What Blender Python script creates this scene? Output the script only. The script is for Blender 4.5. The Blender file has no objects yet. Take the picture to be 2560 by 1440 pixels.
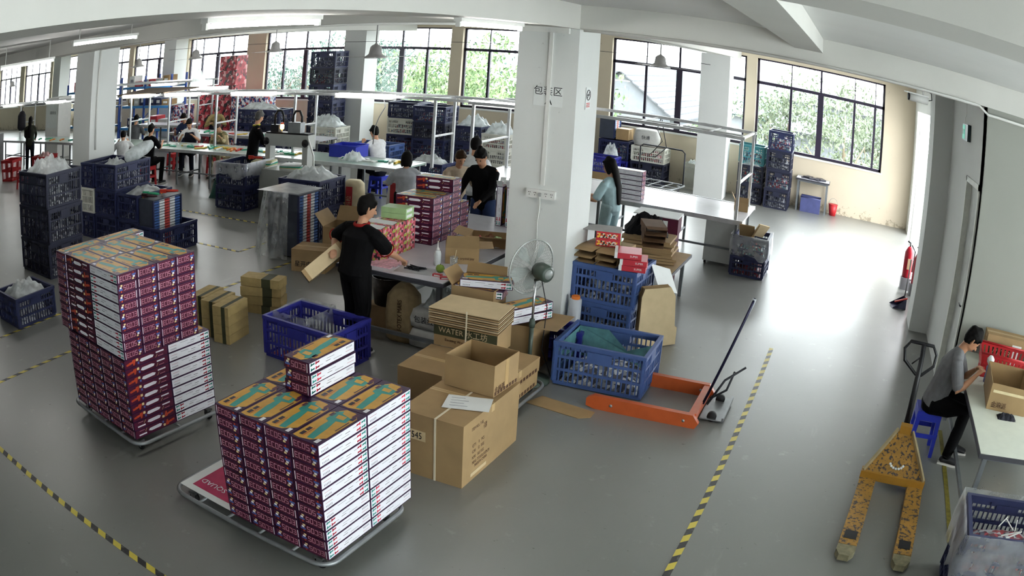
import bpy, math, random
from mathutils import Vector, Matrix, Euler
random.seed(7)
SC = bpy.context.scene
COL = SC.collection
PI = math.pi
# ---------------------------------------------------------------- camera (wide CCTV lens with barrel distortion)
cd = bpy.data.cameras.new('camera')
cd.type = 'PANO'; cd.panorama_type = 'FISHEYE_LENS_POLYNOMIAL'
cd.sensor_fit = 'HORIZONTAL'; cd.sensor_width = 2.56; cd.sensor_height = 1.44
cd.fisheye_fov = math.radians(170)
cd.fisheye_polynomial_k0 = 0; cd.fisheye_polynomial_k1 = -1/2.14851486; cd.fisheye_polynomial_k2 = 0
cd.fisheye_polynomial_k3 = -0.05030301; cd.fisheye_polynomial_k4 = 0.00468005
cd.clip_start = 0.01; cd.clip_end = 500
cam = bpy.data.objects.new('camera', cd); COL.objects.link(cam)
cam.location = (0, 0, 3.1)
cam.rotation_mode = 'QUATERNION'
cam.rotation_quaternion = (Matrix.Rotation(0.40958653, 3, 'Z') @ Matrix.Rotation(PI/2-0.29826887, 3, 'X') @ Matrix.Rotation(0.06468447, 3, 'Z')).to_quaternion()
SC.camera = cam
# ---------------------------------------------------------------- overcast sky and exposure
wd = bpy.data.worlds.new('overcast_sky'); SC.world = wd; wd.use_nodes = True
bg = wd.node_tree.nodes['Background']; bg.inputs[0].default_value = (0.93, 0.97, 1.0, 1); bg.inputs[1].default_value = 9.0
vs = SC.view_settings; vs.view_transform = 'Standard'; vs.look = 'None'; vs.gamma = 1.0; vs.use_curve_mapping = False
vs.exposure = 0.75
# light paths: enough bounces for a daylit hall
SC.cycles.max_bounces = 5; SC.cycles.diffuse_bounces = 3; SC.cycles.adaptive_threshold = 0.04; SC.cycles.adaptive_min_samples = 16; SC.cycles.glossy_bounces = 2; SC.cycles.transmission_bounces = 2
# ---------------------------------------------------------------- materials
MATS = {}
def hexc(h):
    h = h.lstrip('#'); f = lambda v: (v/12.92 if v <= .04045 else ((v+.055)/1.055)**2.4)
    return tuple(f(int(h[i:i+2], 16)/255) for i in (0, 2, 4))
def mat(name, col, rough=.6, metal=0, var=.12, scale=9, bump=0, spec=.4, coat=0, emit=0, alpha=1, bscale=None, trans=0):
    """procedural surface: two tones mixed by fine noise, optional relief"""
    if name in MATS: return MATS[name]
    c = hexc(col) if isinstance(col, str) else col
    m = bpy.data.materials.new(name); m.use_nodes = True
    nt = m.node_tree; b = nt.nodes['Principled BSDF']; L = nt.links.new
    tc = nt.nodes.new('ShaderNodeTexCoord')
    if var or bump:
        nz = nt.nodes.new('ShaderNodeTexNoise'); nz.inputs['Scale'].default_value = scale; nz.inputs['Detail'].default_value = 5
        L(tc.outputs['Object'], nz.inputs['Vector'])
        rp = nt.nodes.new('ShaderNodeValToRGB')
        rp.color_ramp.elements[0].position = .3; rp.color_ramp.elements[1].position = .7
        rp.color_ramp.elements[0].color = (*[max(0, x*(1-var)) for x in c], 1)
        rp.color_ramp.elements[1].color = (*[min(1, x*(1+var)) for x in c], 1)
        L(nz.outputs[0], rp.inputs[0]); L(rp.outputs[0], b.inputs['Base Color'])
        if bump:
            n2 = nt.nodes.new('ShaderNodeTexNoise'); n2.inputs['Scale'].default_value = bscale or scale*4; n2.inputs['Detail'].default_value = 4
            L(tc.outputs['Object'], n2.inputs['Vector'])
            bp = nt.nodes.new('ShaderNodeBump'); bp.inputs['Strength'].default_value = bump; bp.inputs['Distance'].default_value = .02
            L(n2.outputs[0], bp.inputs['Height']); L(bp.outputs[0], b.inputs['Normal'])
    else: b.inputs['Base Color'].default_value = (*c, 1)
    b.inputs['Roughness'].default_value = rough; b.inputs['Metallic'].default_value = metal
    b.inputs['Specular IOR Level'].default_value = spec; b.inputs['Coat Weight'].default_value = coat
    if alpha < 1: b.inputs['Alpha'].default_value = alpha
    if trans: b.inputs['Transmission Weight'].default_value = trans
    if emit: b.inputs['Emission Color'].default_value = (*c, 1); b.inputs['Emission Strength'].default_value = emit
    MATS[name] = m
    return m
def glassmat(name, col=(1, 1, 1), gloss=.08, rough=.02, op=0.0, bump=0):
    """thin clear sheet: transparent with a sheen, op = share of milky body"""
    if name in MATS: return MATS[name]
    m = bpy.data.materials.new(name); m.use_nodes = True
    nt = m.node_tree; nt.nodes.clear(); L = nt.links.new
    o = nt.nodes.new('ShaderNodeOutputMaterial'); t = nt.nodes.new('ShaderNodeBsdfTransparent'); t.inputs[0].default_value = (*col, 1)
    g = nt.nodes.new('ShaderNodeBsdfGlossy'); g.inputs['Roughness'].default_value = rough
    fr = nt.nodes.new('ShaderNodeLayerWeight'); fr.inputs[0].default_value = .25
    mr = nt.nodes.new('ShaderNodeMapRange'); mr.inputs[3].default_value = gloss; mr.inputs[4].default_value = min(1, gloss*5)
    L(fr.outputs['Facing'], mr.inputs[0])
    mx = nt.nodes.new('ShaderNodeMixShader'); L(mr.outputs[0], mx.inputs[0]); L(t.outputs[0], mx.inputs[1]); L(g.outputs[0], mx.inputs[2])
    last = mx
    if op:
        d = nt.nodes.new('ShaderNodeBsdfDiffuse'); d.inputs[0].default_value = (*col, 1)
        tr = nt.nodes.new('ShaderNodeBsdfTranslucent'); tr.inputs[0].default_value = (*col, 1)
        ad = nt.nodes.new('ShaderNodeMixShader'); ad.inputs[0].default_value = .4; L(d.outputs[0], ad.inputs[1]); L(tr.outputs[0], ad.inputs[2])
        m2 = nt.nodes.new('ShaderNodeMixShader')
        nz = nt.nodes.new('ShaderNodeTexNoise'); nz.inputs['Scale'].default_value = 7; nz.inputs['Detail'].default_value = 3
        tc = nt.nodes.new('ShaderNodeTexCoord'); L(tc.outputs['Object'], nz.inputs['Vector'])
        r2 = nt.nodes.new('ShaderNodeMapRange'); r2.inputs[1].default_value = .35; r2.inputs[2].default_value = .65
        r2.inputs[3].default_value = op*.6; r2.inputs[4].default_value = min(1, op*1.4)
        L(nz.outputs[0], r2.inputs[0]); L(r2.outputs[0], m2.inputs[0]); L(mx.outputs[0], m2.inputs[1]); L(ad.outputs[0], m2.inputs[2]); last = m2
    L(last.outputs[0], o.inputs[0])
    MATS[name] = m
    return m
# ---------------------------------------------------------------- mesh builder
class MB:
    def __init__(s): s.v = []; s.f = []; s.m = []; s.sm = []
    def add(s, vs, fs, m=0, smooth=False):
        o = len(s.v); s.v += [tuple(v) for v in vs]
        for f in fs: s.f.append([i+o for i in f]); s.m.append(m); s.sm.append(smooth)
        return s
    def box(s, lo, hi, m=0, R=None, T=None):
        (a, b, c), (d, e, f) = lo, hi
        v = [(a,b,c),(d,b,c),(d,e,c),(a,e,c),(a,b,f),(d,b,f),(d,e,f),(a,e,f)]
        if R is not None: v = [R @ Vector(p) for p in v]
        if T is not None: v = [Vector(p)+Vector(T) for p in v]
        return s.add(v, [(3,2,1,0),(4,5,6,7),(0,1,5,4),(1,2,6,5),(2,3,7,6),(3,0,4,7)], m)
    def bar(s, p, q, w, h=None, m=0, up=(0,0,1)):
        """rectangular bar from p to q"""
        h = h or w; p, q = Vector(p), Vector(q); d = (q-p).normalized(); u = Vector(up)
        if abs(d.dot(u)) > .95: u = Vector((0,1,0))
        x = d.cross(u).normalized()*w/2; y = x.cross(d).normalized()*h/2
        v = [p-x-y, p+x-y, p+x+y, p-x+y, q-x-y, q+x-y, q+x+y, q-x+y]
        return s.add(v, [(0,1,2,3),(7,6,5,4),(0,4,5,1),(1,5,6,2),(2,6,7,3),(3,7,4,0)], m)
    def tube(s, path, r, n=8, m=0, closed=False, cap=True):
        P = [Vector(p) for p in path]; N = len(P); rr = r if isinstance(r, (list, tuple)) else [r]*N
        vs = []; prev = None
        for i, p in enumerate(P):
            a = P[i-1] if (i or closed) else P[0]; b = P[(i+1) % N] if (i < N-1 or closed) else P[-1]
            d = (b-a)
            if d.length < 1e-9: d = Vector((0,0,1))
            d.normalize()
            if prev is None:
                u = Vector((0,0,1)) if abs(d.z) < .9 else Vector((1,0,0))
                x = d.cross(u).normalized()
            else:
                x = prev - d*prev.dot(d)
                x = x.normalized() if x.length > 1e-6 else d.orthogonal().normalized()
            prev = x; y = d.cross(x)
            vs += [p + (x*math.cos(2*PI*k/n)+y*math.sin(2*PI*k/n))*rr[i] for k in range(n)]
        fs = []
        for i in range(N if closed else N-1):
            j = (i+1) % N
            fs += [(i*n+k, j*n+k, j*n+(k+1) % n, i*n+(k+1) % n) for k in range(n)]
        if cap and not closed: fs += [tuple(range(n)), tuple((N-1)*n+k for k in reversed(range(n)))]
        return s.add(vs, fs, m, True)
    def lathe(s, prof, c=(0,0,0), n=20, m=0, axis=None, smooth=True):
        """prof: (radius, height) list about z, optionally turned to axis"""
        Q = Vector((0,0,1)).rotation_difference(Vector(axis)).to_matrix() if axis else None
        vs = []
        for r, z in prof:
            for k in range(n):
                p = Vector((r*math.cos(2*PI*k/n), r*math.sin(2*PI*k/n), z))
                vs.append((Q @ p if Q else p) + Vector(c))
        fs = [(i*n+k, i*n+(k+1) % n, (i+1)*n+(k+1) % n, (i+1)*n+k) for i in range(len(prof)-1) for k in range(n)]
        if prof[0][0] > 1e-6: fs.append(tuple(reversed(range(n))))
        if prof[-1][0] > 1e-6: fs.append(tuple((len(prof)-1)*n+k for k in range(n)))
        return s.add(vs, fs, m, smooth)
    def prism(s, pts, z0, z1, m=0):
        n = len(pts); v = [(x,y,z0) for x, y in pts]+[(x,y,z1) for x, y in pts]
        return s.add(v, [tuple(reversed(range(n))), tuple(range(n, 2*n))]+[(i, (i+1) % n, n+(i+1) % n, n+i) for i in range(n)], m)
    def poly(s, pts, m=0): return s.add(pts, [tuple(range(len(pts)))], m)
    def mesh(s, name, mats):
        me = bpy.data.meshes.new(name); me.from_pydata(s.v, [], s.f)
        for x in (mats if isinstance(mats, (list, tuple)) else [mats]): me.materials.append(x)
        me.polygons.foreach_set('material_index', s.m); me.polygons.foreach_set('use_smooth', s.sm)
        me.update(); return me
    def each(s, name, mats, parent=None):
        """one object for every connected piece"""
        par = list(range(len(s.v)))
        def find(i):
            while par[i] != i: par[i] = par[par[i]]; i = par[i]
            return i
        for f in s.f:
            for k in f[1:]: par[find(k)] = find(f[0])
        gr = {}
        for i, f in enumerate(s.f): gr.setdefault(find(f[0]), []).append(i)
        out = []
        for ids in gr.values():
            b = MB(); mp = {}
            for i in ids:
                for k in s.f[i]:
                    if k not in mp: mp[k] = len(b.v); b.v.append(s.v[k])
                b.f.append([mp[k] for k in s.f[i]]); b.m.append(s.m[i]); b.sm.append(s.sm[i])
            out.append(b.obj(name, mats, parent))
        return out
    def obj(s, name, mats, parent=None, loc=None, rz=0):
        return link(name, s.mesh(name, mats), parent, loc, rz)
def link(name, data, parent=None, loc=None, rz=0):
    o = bpy.data.objects.new(name, data); COL.objects.link(o)
    if parent is not None: o.parent = parent
    if loc is not None: o.location = loc
    if rz: o.rotation_euler = (0, 0, rz)
    return o
def tag(o, label=None, cat=None, group=None, kind=None):
    if label: o['label'] = label
    if cat: o['category'] = cat
    if group: o['group'] = group
    if kind: o['kind'] = kind
    return o
def thing(name, label, cat, loc=(0,0,0), rz=0, group=None):
    o = bpy.data.objects.new(name, None); COL.objects.link(o); o.empty_display_size = .1
    o.location = loc; o.rotation_euler = (0, 0, rz)
    return tag(o, label, cat, group)
KIDS = {}
def copytree(o, parent=None):
    c = o.copy(); COL.objects.link(c)
    if parent is not None: c.parent = parent
    for ch in KIDS.get(o.name) or o.children: copytree(ch, c)
    return c
def struct(name, mb, mats, label=None, parent=None, loc=None, rz=0):
    o = mb.obj(name, mats, parent, loc, rz)
    if parent is None: o['kind'] = 'structure'
    if label: o['label'] = label
    return o
FONT = {}
TMP = bpy.data.scenes.new('workshop')      # small side scene for evaluating modifiers and lettering, removed at the end
def baked(o):
    TMP.collection.objects.link(o); vl = TMP.view_layers[0]; vl.update(); dg = vl.depsgraph; dg.update()
    return bpy.data.meshes.new_from_object(o.evaluated_get(dg))
def text(name, body, size, m, parent, loc, rot=(0,0,0), thick=.0005, sx=1.0, align='CENTER'):
    """flat lettering turned into mesh"""
    key = (body, size, sx, align, m.name)
    if key not in FONT:
        cu = bpy.data.curves.new(name, 'FONT'); cu.body = body; cu.size = size; cu.extrude = thick; cu.align_x = align; cu.align_y = 'CENTER'
        cu.resolution_u = 2
        t = bpy.data.objects.new(name, cu); me = baked(t); me.name = name
        bpy.data.objects.remove(t); bpy.data.curves.remove(cu)
        me.materials.clear(); me.materials.append(m)
        for v in me.vertices: v.co.x *= sx
        FONT[key] = me
    o = link(name, FONT[key], parent, loc); o.rotation_euler = rot; o['kind'] = 'stuff'
    return o
def smooth_noise(x, y, s=0):
    return math.sin(x*1.7+s)*math.cos(y*2.3+s*1.3)+.5*math.sin(x*4.1+y*3.2+s*2.1)+.25*math.sin(x*9.3-y*7.7+s)
def heap(name, w, d, h, m, nx=14, ny=10, seed=0, peak=.5, jag=.25, base=0, sm=False):
    """lumpy heap filling a w x d footprint (top surface with closed skirt)"""
    rnd = random.Random(seed); mb = MB(); v = []
    for j in range(ny+1):
        for i in range(nx+1):
            x = i/nx-.5; y = j/ny-.5
            e = (1-(2*abs(x))**3)*(1-(2*abs(y))**3)
            z = base+h*(e*(peak+.5*(1-peak)*(1+smooth_noise(x*7, y*7, seed)*.6)) + jag*(rnd.random()-.5)*(.3+.7*e))
            v.append((x*w, y*d, z))
    f = [(j*(nx+1)+i, j*(nx+1)+i+1, (j+1)*(nx+1)+i+1, (j+1)*(nx+1)+i) for j in range(ny) for i in range(nx)]
    n = len(v); ring = [i for i in range(nx+1)]+[j*(nx+1)+nx for j in range(1, ny+1)]+[ny*(nx+1)+i for i in range(nx-1, -1, -1)]+[j*(nx+1) for j in range(ny-1, 0, -1)]
    v += [(v[k][0]*.96, v[k][1]*.96, 0) for k in ring]
    f += [(ring[(k+1) % len(ring)], ring[k], n+k, n+(k+1) % len(ring)) for k in range(len(ring))]
    mb.add(v, f, 0, sm)
    return mb.mesh(name, m)
# ================================================================ THE SETTING
W = 19.1
def wallmat(name, col, var=.03, dirt=0.0, rough=.75):
    if name in MATS: return MATS[name]
    m = mat(name, col, rough, var=var, scale=1.3, bump=.05, bscale=30)
    if dirt:
        nt = m.node_tree; L = nt.links.new; b = nt.nodes['Principled BSDF']; src = b.inputs['Base Color'].links[0].from_socket
        n = nt.nodes.new('ShaderNodeTexNoise'); n.inputs['Scale'].default_value = 16; n.inputs['Detail'].default_value = 8; n.inputs['Roughness'].default_value = .75
        tc = nt.nodes.new('ShaderNodeTexCoord'); L(tc.outputs['Object'], n.inputs['Vector'])
        r = nt.nodes.new('ShaderNodeValToRGB'); r.color_ramp.elements[0].position = .64; r.color_ramp.elements[1].position = .72
        L(n.outputs[0], r.inputs[0]); mx = nt.nodes.new('ShaderNodeMixRGB'); mx.inputs[2].default_value = (.16, .15, .14, 1)
        ml = nt.nodes.new('ShaderNodeMath'); ml.operation = 'MULTIPLY'; ml.inputs[1].default_value = dirt
        L(r.outputs[0], ml.inputs[0]); L(ml.outputs[0], mx.inputs[0]); L(src, mx.inputs[1]); L(mx.outputs[0], b.inputs['Base Color'])
    return m
PLASTER = wallmat('white_plaster', '#d6d7d3'); COLM = wallmat('scuffed_column_paint', '#d4d6d3', dirt=.45)
CEILM = wallmat('ceiling_paint', '#dedeDB'); CREAM = wallmat('cream_plaster', '#c6baa4', .04)
def peeling():
    nt = CREAM.node_tree; L = nt.links.new; b = nt.nodes['Principled BSDF']; src = b.inputs['Base Color'].links[0].from_socket
    tc = nt.nodes.new('ShaderNodeTexCoord'); sx = nt.nodes.new('ShaderNodeSeparateXYZ'); L(tc.outputs['Object'], sx.inputs[0])
    n = nt.nodes.new('ShaderNodeTexNoise'); n.inputs['Scale'].default_value = 7; n.inputs['Detail'].default_value = 9; n.inputs['Roughness'].default_value = .75; L(tc.outputs['Object'], n.inputs['Vector'])
    mr = nt.nodes.new('ShaderNodeMapRange'); mr.inputs[1].default_value = .42; mr.inputs[2].default_value = .0; mr.inputs[3].default_value = 0; mr.inputs[4].default_value = .17; L(sx.outputs[2], mr.inputs[0])
    a = nt.nodes.new('ShaderNodeMath'); a.operation = 'ADD'; L(n.outputs[0], a.inputs[0]); L(mr.outputs[0], a.inputs[1])
    r = nt.nodes.new('ShaderNodeValToRGB'); r.color_ramp.elements[0].position = .66; r.color_ramp.elements[1].position = .7; L(a.outputs[0], r.inputs[0])
    mx = nt.nodes.new('ShaderNodeMixRGB'); mx.inputs[2].default_value = (.33, .28, .2, 1); L(r.outputs[0], mx.inputs[0]); L(src, mx.inputs[1]); L(mx.outputs[0], b.inputs['Base Color'])
peeling()
# floor: worn glossy grey epoxy
def floormat():
    m = bpy.data.materials.new('grey_epoxy_floor'); m.use_nodes = True; nt = m.node_tree; L = nt.links.new; b = nt.nodes['Principled BSDF']
    tc = nt.nodes.new('ShaderNodeTexCoord')
    def noise(s, d=6, r=.6, st=None):
        n = nt.nodes.new('ShaderNodeTexNoise'); n.inputs['Scale'].default_value = s; n.inputs['Detail'].default_value = d; n.inputs['Roughness'].default_value = r
        if st:
            mp = nt.nodes.new('ShaderNodeMapping'); mp.inputs['Scale'].default_value = st; mp.inputs['Rotation'].default_value = (0, 0, .5)
            L(tc.outputs['Object'], mp.inputs['Vector']); L(mp.outputs[0], n.inputs['Vector'])
        else: L(tc.outputs['Object'], n.inputs['Vector'])
        return n
    def ramp(src, a, b_, ca, cb):
        r = nt.nodes.new('ShaderNodeValToRGB'); r.color_ramp.elements[0].position = a; r.color_ramp.elements[1].position = b_
        r.color_ramp.elements[0].color = (*ca, 1); r.color_ramp.elements[1].color = (*cb, 1); L(src.outputs[0], r.inputs[0]); return r
    base = ramp(noise(.55, 7), .3, .7, (.165, .17, .157), (.195, .195, .182))
    def over(prev, mask, col, f=1.0):
        mx = nt.nodes.new('ShaderNodeMixRGB'); mx.inputs[2].default_value = (*col, 1)
        ml = nt.nodes.new('ShaderNodeMath'); ml.operation = 'MULTIPLY'; ml.inputs[1].default_value = f
        L(mask.outputs[0], ml.inputs[0]); L(ml.outputs[0], mx.inputs[0]); L(prev.outputs[0], mx.inputs[1]); return mx
    K = (0, 0, 0); Wt = (1, 1, 1)
    c = over(base, ramp(noise(5, 9, .72), .60, .68, K, Wt), (.30, .30, .28), .55)          # pale scuffs
    c = over(c, ramp(noise(3.2, 8, .7, (1, .18, 1)), .62, .7, K, Wt), (.30, .30, .28), .4)   # scrape streaks
    c = over(c, ramp(noise(11, 6, .7), .665, .7, K, Wt), (.035, .033, .03), .9)            # dark specks
    L(c.outputs[0], b.inputs['Base Color'])
    rr = ramp(noise(.8, 5, .5), .25, .75, (.33,)*3, (.42,)*3); L(rr.outputs[0], b.inputs['Roughness'])
    b.inputs['Specular IOR Level'].default_value = .8; b.inputs['Coat Weight'].default_value = .3; b.inputs['Coat Roughness'].default_value = .28
    bp = nt.nodes.new('ShaderNodeBump'); bp.inputs['Strength'].default_value = .05; bp.inputs['Distance'].default_value = .01
    L(noise(28, 5).outputs[0], bp.inputs['Height']); L(bp.outputs[0], b.inputs['Normal'])
    return m
fl_ = MB(); fl_.box((-42, -5.2, -.25), (6.8, 8.1, 0)); fl_.box((-42, 8.1, -.25), (4.6, W+.24, 0))
struct('floor', fl_, floormat(), 'glossy grey epoxy workshop floor with scuffs')
cl = MB(); cl.box((-42, -5.2, 3.55), (6.8, 8.1, 3.8)); cl.box((-42, 8.1, 3.55), (2.0, W+.24, 3.8))
struct('ceiling', cl, CEILM, 'flat off-white concrete ceiling slab')
# windows of the back wall: (left, right, vertical divisions, thick one)
ZS, ZM, ZH = 1.22, 2.80, 3.40
WINS = [(-2.45, .92, (-1.57, -.8, .1, .66), -.8), (-6.08, -2.71, (-5.23, -4.4, -3.6), -4.4), (-10.12, -6.78, (-9.38, -8.5, -7.6), -8.5),
        (-13.7, -10.46, (-12.9, -12.03, -11.22), -12.03), (-17.15, -13.95, (-16.39, -15.5, -14.64), -15.5), (-21.1, -18.0, (-20.4, -19.57, -18.8), -19.57),
        (-24.75, -21.5, (-23.9, -23.05, -22.3), -23.05), (-28.4, -25.1, (-27.6, -26.8, -25.8), -26.8), (-32.2, -29.0, (-31.4, -30.6, -29.8), -30.6),
        (-35.8, -32.5, (-35, -34.1, -33.3), -34.1), (-39.6, -36.4, (-38.8, -38, -37.2), -38)]
def pierced(mb, a, b, spans, z0, z1, lo, hi, axis):
    """wall between a and b along one axis with openings"""
    def bx(u0, u1, w0, w1):
        if axis == 'x': mb.box((u0, lo, w0), (u1, hi, w1))
        else: mb.box((lo, u0, w0), (hi, u1, w1))
    bx(a, b, 0, z0); bx(a, b, z1, 3.55)
    e = a
    for l, r in sorted(spans):
        if l > e: bx(e, l, z0, z1)
        e = r
    if b > e: bx(e, b, z0, z1)
    return mb
struct('wall_back', pierced(MB(), -42, 1.9, [(w[0], w[1]) for w in WINS], ZS, ZH, W, W+.24, 'x'), CREAM, 'cream painted wall with a long row of windows')
FRM = mat('dark_window_frame', '#2b2436', .4, var=.1); PANE = glassmat('window_glass', (.96, .98, .97), .05)
def window(n, l, r, divs, thick, axis='x', pos=W+.14, zs=ZS, zm=ZM, zh=ZH, label=None):
    root = thing('window_%d' % n, None, None); root['kind'] = 'structure'
    root['label'] = label or 'window in the back wall with dark metal frame and blown-out sky'
    T = (lambda u, z: (u, pos, z)) if axis == 'x' else (lambda u, z: (pos, u, z))
    def bar(mb, u0, z0, u1, z1, w, d=.06): mb.bar(T(u0, z0), T(u1, z1), w, d, up=(0, 1, 0) if axis == 'x' else (1, 0, 0))
    f = MB()
    bar(f, l, zs+.03, r, zs+.03, .06); bar(f, l, zh-.02, r, zh-.02, .04); bar(f, l+.03, zs, l+.03, zh, .06); bar(f, r-.03, zs, r-.03, zh, .06)
    bar(f, l, zm, r, zm, .075); f.obj('frame', FRM, root)
    for d in divs:
        t = d == thick; m = MB(); bar(m, d, zs, d, zm, .15 if t else .06, .07); m.obj('mullion', FRM, root)
        m = MB(); bar(m, d, zm, d, zh, .05 if t else .025, .05); m.obj('transom_bar', FRM, root)
    e = [l]+list(divs)+[r]
    for a, b in zip(e, e[1:]):
        for z0, z1 in ((zs, zm), (zm, zh)):
            p = MB()
            if axis == 'x': p.box((a+.02, pos-.003, z0+.02), (b-.02, pos+.003, z1-.02))
            else: p.box((pos-.003, a+.02, z0+.02), (pos+.003, b-.02, z1-.02))
            p.obj('pane', PANE, root)
    return root
for i, w in enumerate(WINS): window(i+1, *w)
s = MB()
for l, r, _, _ in WINS: s.box((l-.03, W-.02, ZS-.04), (r+.03, W+.1, ZS))
struct('trim_1', s, PLASTER, 'white window sills along the back wall')
# near side of the room (behind and right of the camera): daylight windows, real wall
E1 = [(-4.6, -1.0), (-.6, 3.0), (3.4, 7.2)]
struct('wall_right', pierced(MB(), -5.2, 7.85, E1, .6, 3.4, 6.5, 6.74, 'y'), PLASTER, 'plaster side wall with windows')
for i, (a, b) in enumerate(E1): window(20+i, a, b, (a+.9, a+1.8, a+2.7), a+1.8, 'y', 6.62, .6, 2.7, 3.4, 'side window on the near right of the hall')
struct('wall_front', MB().box((-42, -5.44, 0), (6.8, -5.2, 3.55)), PLASTER)
struct('wall_left', MB().box((-42.2, -5.2, 0), (-40.2, W, 3.55)), PLASTER)
# stair block on the right: far strip, pier, door wall and the wall facing the camera
ws = MB(); ws.box((1.78, 11.3, 0), (2.0, 12.6, 3.55)); ws.box((1.78, 12.6, 2.95), (2.0, 18.45, 3.55)); ws.box((1.78, 18.45, 0), (2.0, W, 3.55))
struct('wall_stair', ws, PLASTER, 'white wall with a wide open loading doorway, seen edge-on')
struct('trim_2', MB().tube([(1.76, 17.2, 0), (1.76, 17.2, 2.6)], .03, 8), PLASTER, 'thin dark downpipe on the doorway edge')
pl = MB(); pl.box((4.5, 8.1, 0), (4.6, W+.24, .5)); struct('wall_landing', pl, PLASTER, 'low parapet of the landing outside the doorway')
struct('wall_pier', MB().box((1.31, 10.72, 0), (1.95, 11.35, 3.55)), COLM, 'projecting white wall pier beside the fire extinguishers')
dw = MB(); dw.box((1.62, 7.9, 2.42), (1.86, 10.72, 3.55)); dw.box((1.62, 7.9, 0), (1.86, 8.02, 2.42)); dw.box((1.62, 8.98, 0), (1.86, 10.72, 2.42))
struct('wall_door', dw, COLM, 'white wall with a grey door, seen edge-on')
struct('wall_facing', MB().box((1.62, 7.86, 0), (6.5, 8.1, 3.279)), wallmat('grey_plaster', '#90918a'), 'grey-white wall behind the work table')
GREYDOOR = mat('grey_door_paint', '#b9bcb8', .5)
d = thing('door_1', None, None); d['kind'] = 'structure'; d['label'] = 'grey door with red edge strip in white wall'
MB().box((1.68, 8.06, .02), (1.73, 8.94, 2.38)).obj('leaf', GREYDOOR, d)
f = MB(); f.box((1.6, 8.0, 0), (1.76, 8.06, 2.44)); f.box((1.6, 8.94, 0), (1.76, 9.0, 2.44)); f.box((1.6, 8.0, 2.38), (1.76, 9.0, 2.44)); f.obj('frame', mat('door_frame_white', '#d8dad2', .5), d)
MB().box((1.615, 8.07, .1), (1.66, 8.10, 2.3)).obj('edge_strip', mat('red_strip', '#b8271f', .5), d)
h = MB(); h.box((1.63, 8.12, 1.0), (1.68, 8.16, 1.22)); h.tube([(1.64, 8.14, 1.12), (1.6, 8.14, 1.12), (1.6, 8.26, 1.12)], .009); h.obj('handle', mat('black_metal', '#17171b', .45), d)
# columns
def column(x, y, w=.66, d=.66, label='', h=3.55):
    return struct('column', MB().box((x, y, 0), (x+w, y+d, h)), COLM, label)
column(-3.51, 7.85, h=3.279, label='large white square column with a handwritten packing area notice')
column(-12.19, 7.85, h=3.279, label='white square column behind the tall blue crates on the left')
column(-3.62, 17.95, .68, .6, 'white column behind the packing bench near the right windows', 3.299)
column(-13.1, 17.95, .7, .62, 'white column behind the fan between the middle windows')
column(-21.3, 17.95, .7, .62, 'white column beside the blue storage rack')
column(-30.2, 17.95, .7, .62, 'farthest white column on the left')
# beams
BEAM = wallmat('beam_paint', '#c8c7c1')
struct('beam', MB().box((-42, 7.85, 3.28), (6.5, 8.51, 3.549)), BEAM, 'main ceiling beam running over the row of columns')
struct('beam', MB().box((-3.51, -5.2, 3.28), (-2.85, 7.849, 3.549)), BEAM, 'ceiling beam running from the large column towards the left')
struct('beam', MB().box((-.62, 2.85, 3.40), (-.32, 7.849, 3.549)), BEAM, 'small cross beam in the upper right')
struct('beam', MB().box((-2.849, 2.3, 3.38), (6.5, 2.849, 3.549)), BEAM, 'near ceiling beam in the upper right corner')
struct('beam', MB().box((-12.19, 8.511, 3.30), (-11.53, W, 3.549)), BEAM, 'ceiling beam from the left column to the window wall')
struct('beam', MB().box((-3.51, 8.511, 3.30), (-2.85, W, 3.549)), BEAM, 'ceiling beam from the large column to the window wall')
# ================================================================ LAMPS, TRUNKING, FLOOR TAPE, OUTSIDE
TUBE = mat('tube_glow', (1.0, .98, .95), .4, var=0, emit=45); WHITE = mat('white_enamel', '#dcdcd8', .45, var=.03)
BLACKM = MATS['black_metal']
def tube_lamp(loc, label, ln=1.22, rz=PI/2, group='ceiling tube lamps', hang=0):
    t = thing('tube_lamp', label, 'lamp', loc, rz, group)
    MB().box((-ln/2, -.035, 0), (ln/2, .035, .035)).obj('housing', WHITE, t)
    MB().tube([(-ln/2+.03, 0, -.022), (ln/2-.03, 0, -.022)], .016, 10).obj('tube', TUBE, t)
    e = MB()
    for s in (-1, 1): e.box((s*(ln/2-.015)-.012, -.02, -.045), (s*(ln/2-.015)+.012, .02, 0))
    e.each('lamp_holder', WHITE, t)
    if hang:
        h = MB()
        for s in (-.4, .4): h.tube([(s*ln, 0, .03), (s*ln, 0, .03+hang)], .006, 6)
        h.each('hanger', WHITE, t)
    return t
for x, y, z, w in ((-3.1, 6.35, 3.245, 'lit ceiling tube lamp beside the top of the large column'), (-3.62, 4.0, 3.25, 'lit ceiling tube lamp at the top centre-left of the picture'),
                (-8.4, 5.9, 3.36, 'lit ceiling tube lamp above the left column'), (-10.8, 5.8, 3.22, 'leftmost lit ceiling tube lamp at the picture edge')):
    tube_lamp((x, y, z), w, hang=3.55-z-.03 if not -3.6 < x < -2.8 else 0)
for i, (x, y) in enumerate([(3.4, 1.2), (-14, 5.9)]):  # extra lamps out of view, added to raise the light level indoors
    tube_lamp((x, y, 3.47 if x > -2.8 or x < -3.6 else 3.245), ['added ceiling tube lamp on the right, unseen fill light', 'added ceiling tube lamp far left, unseen fill light'][i], hang=.045 if not -3.6 < x < -2.8 else 0)
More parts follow.
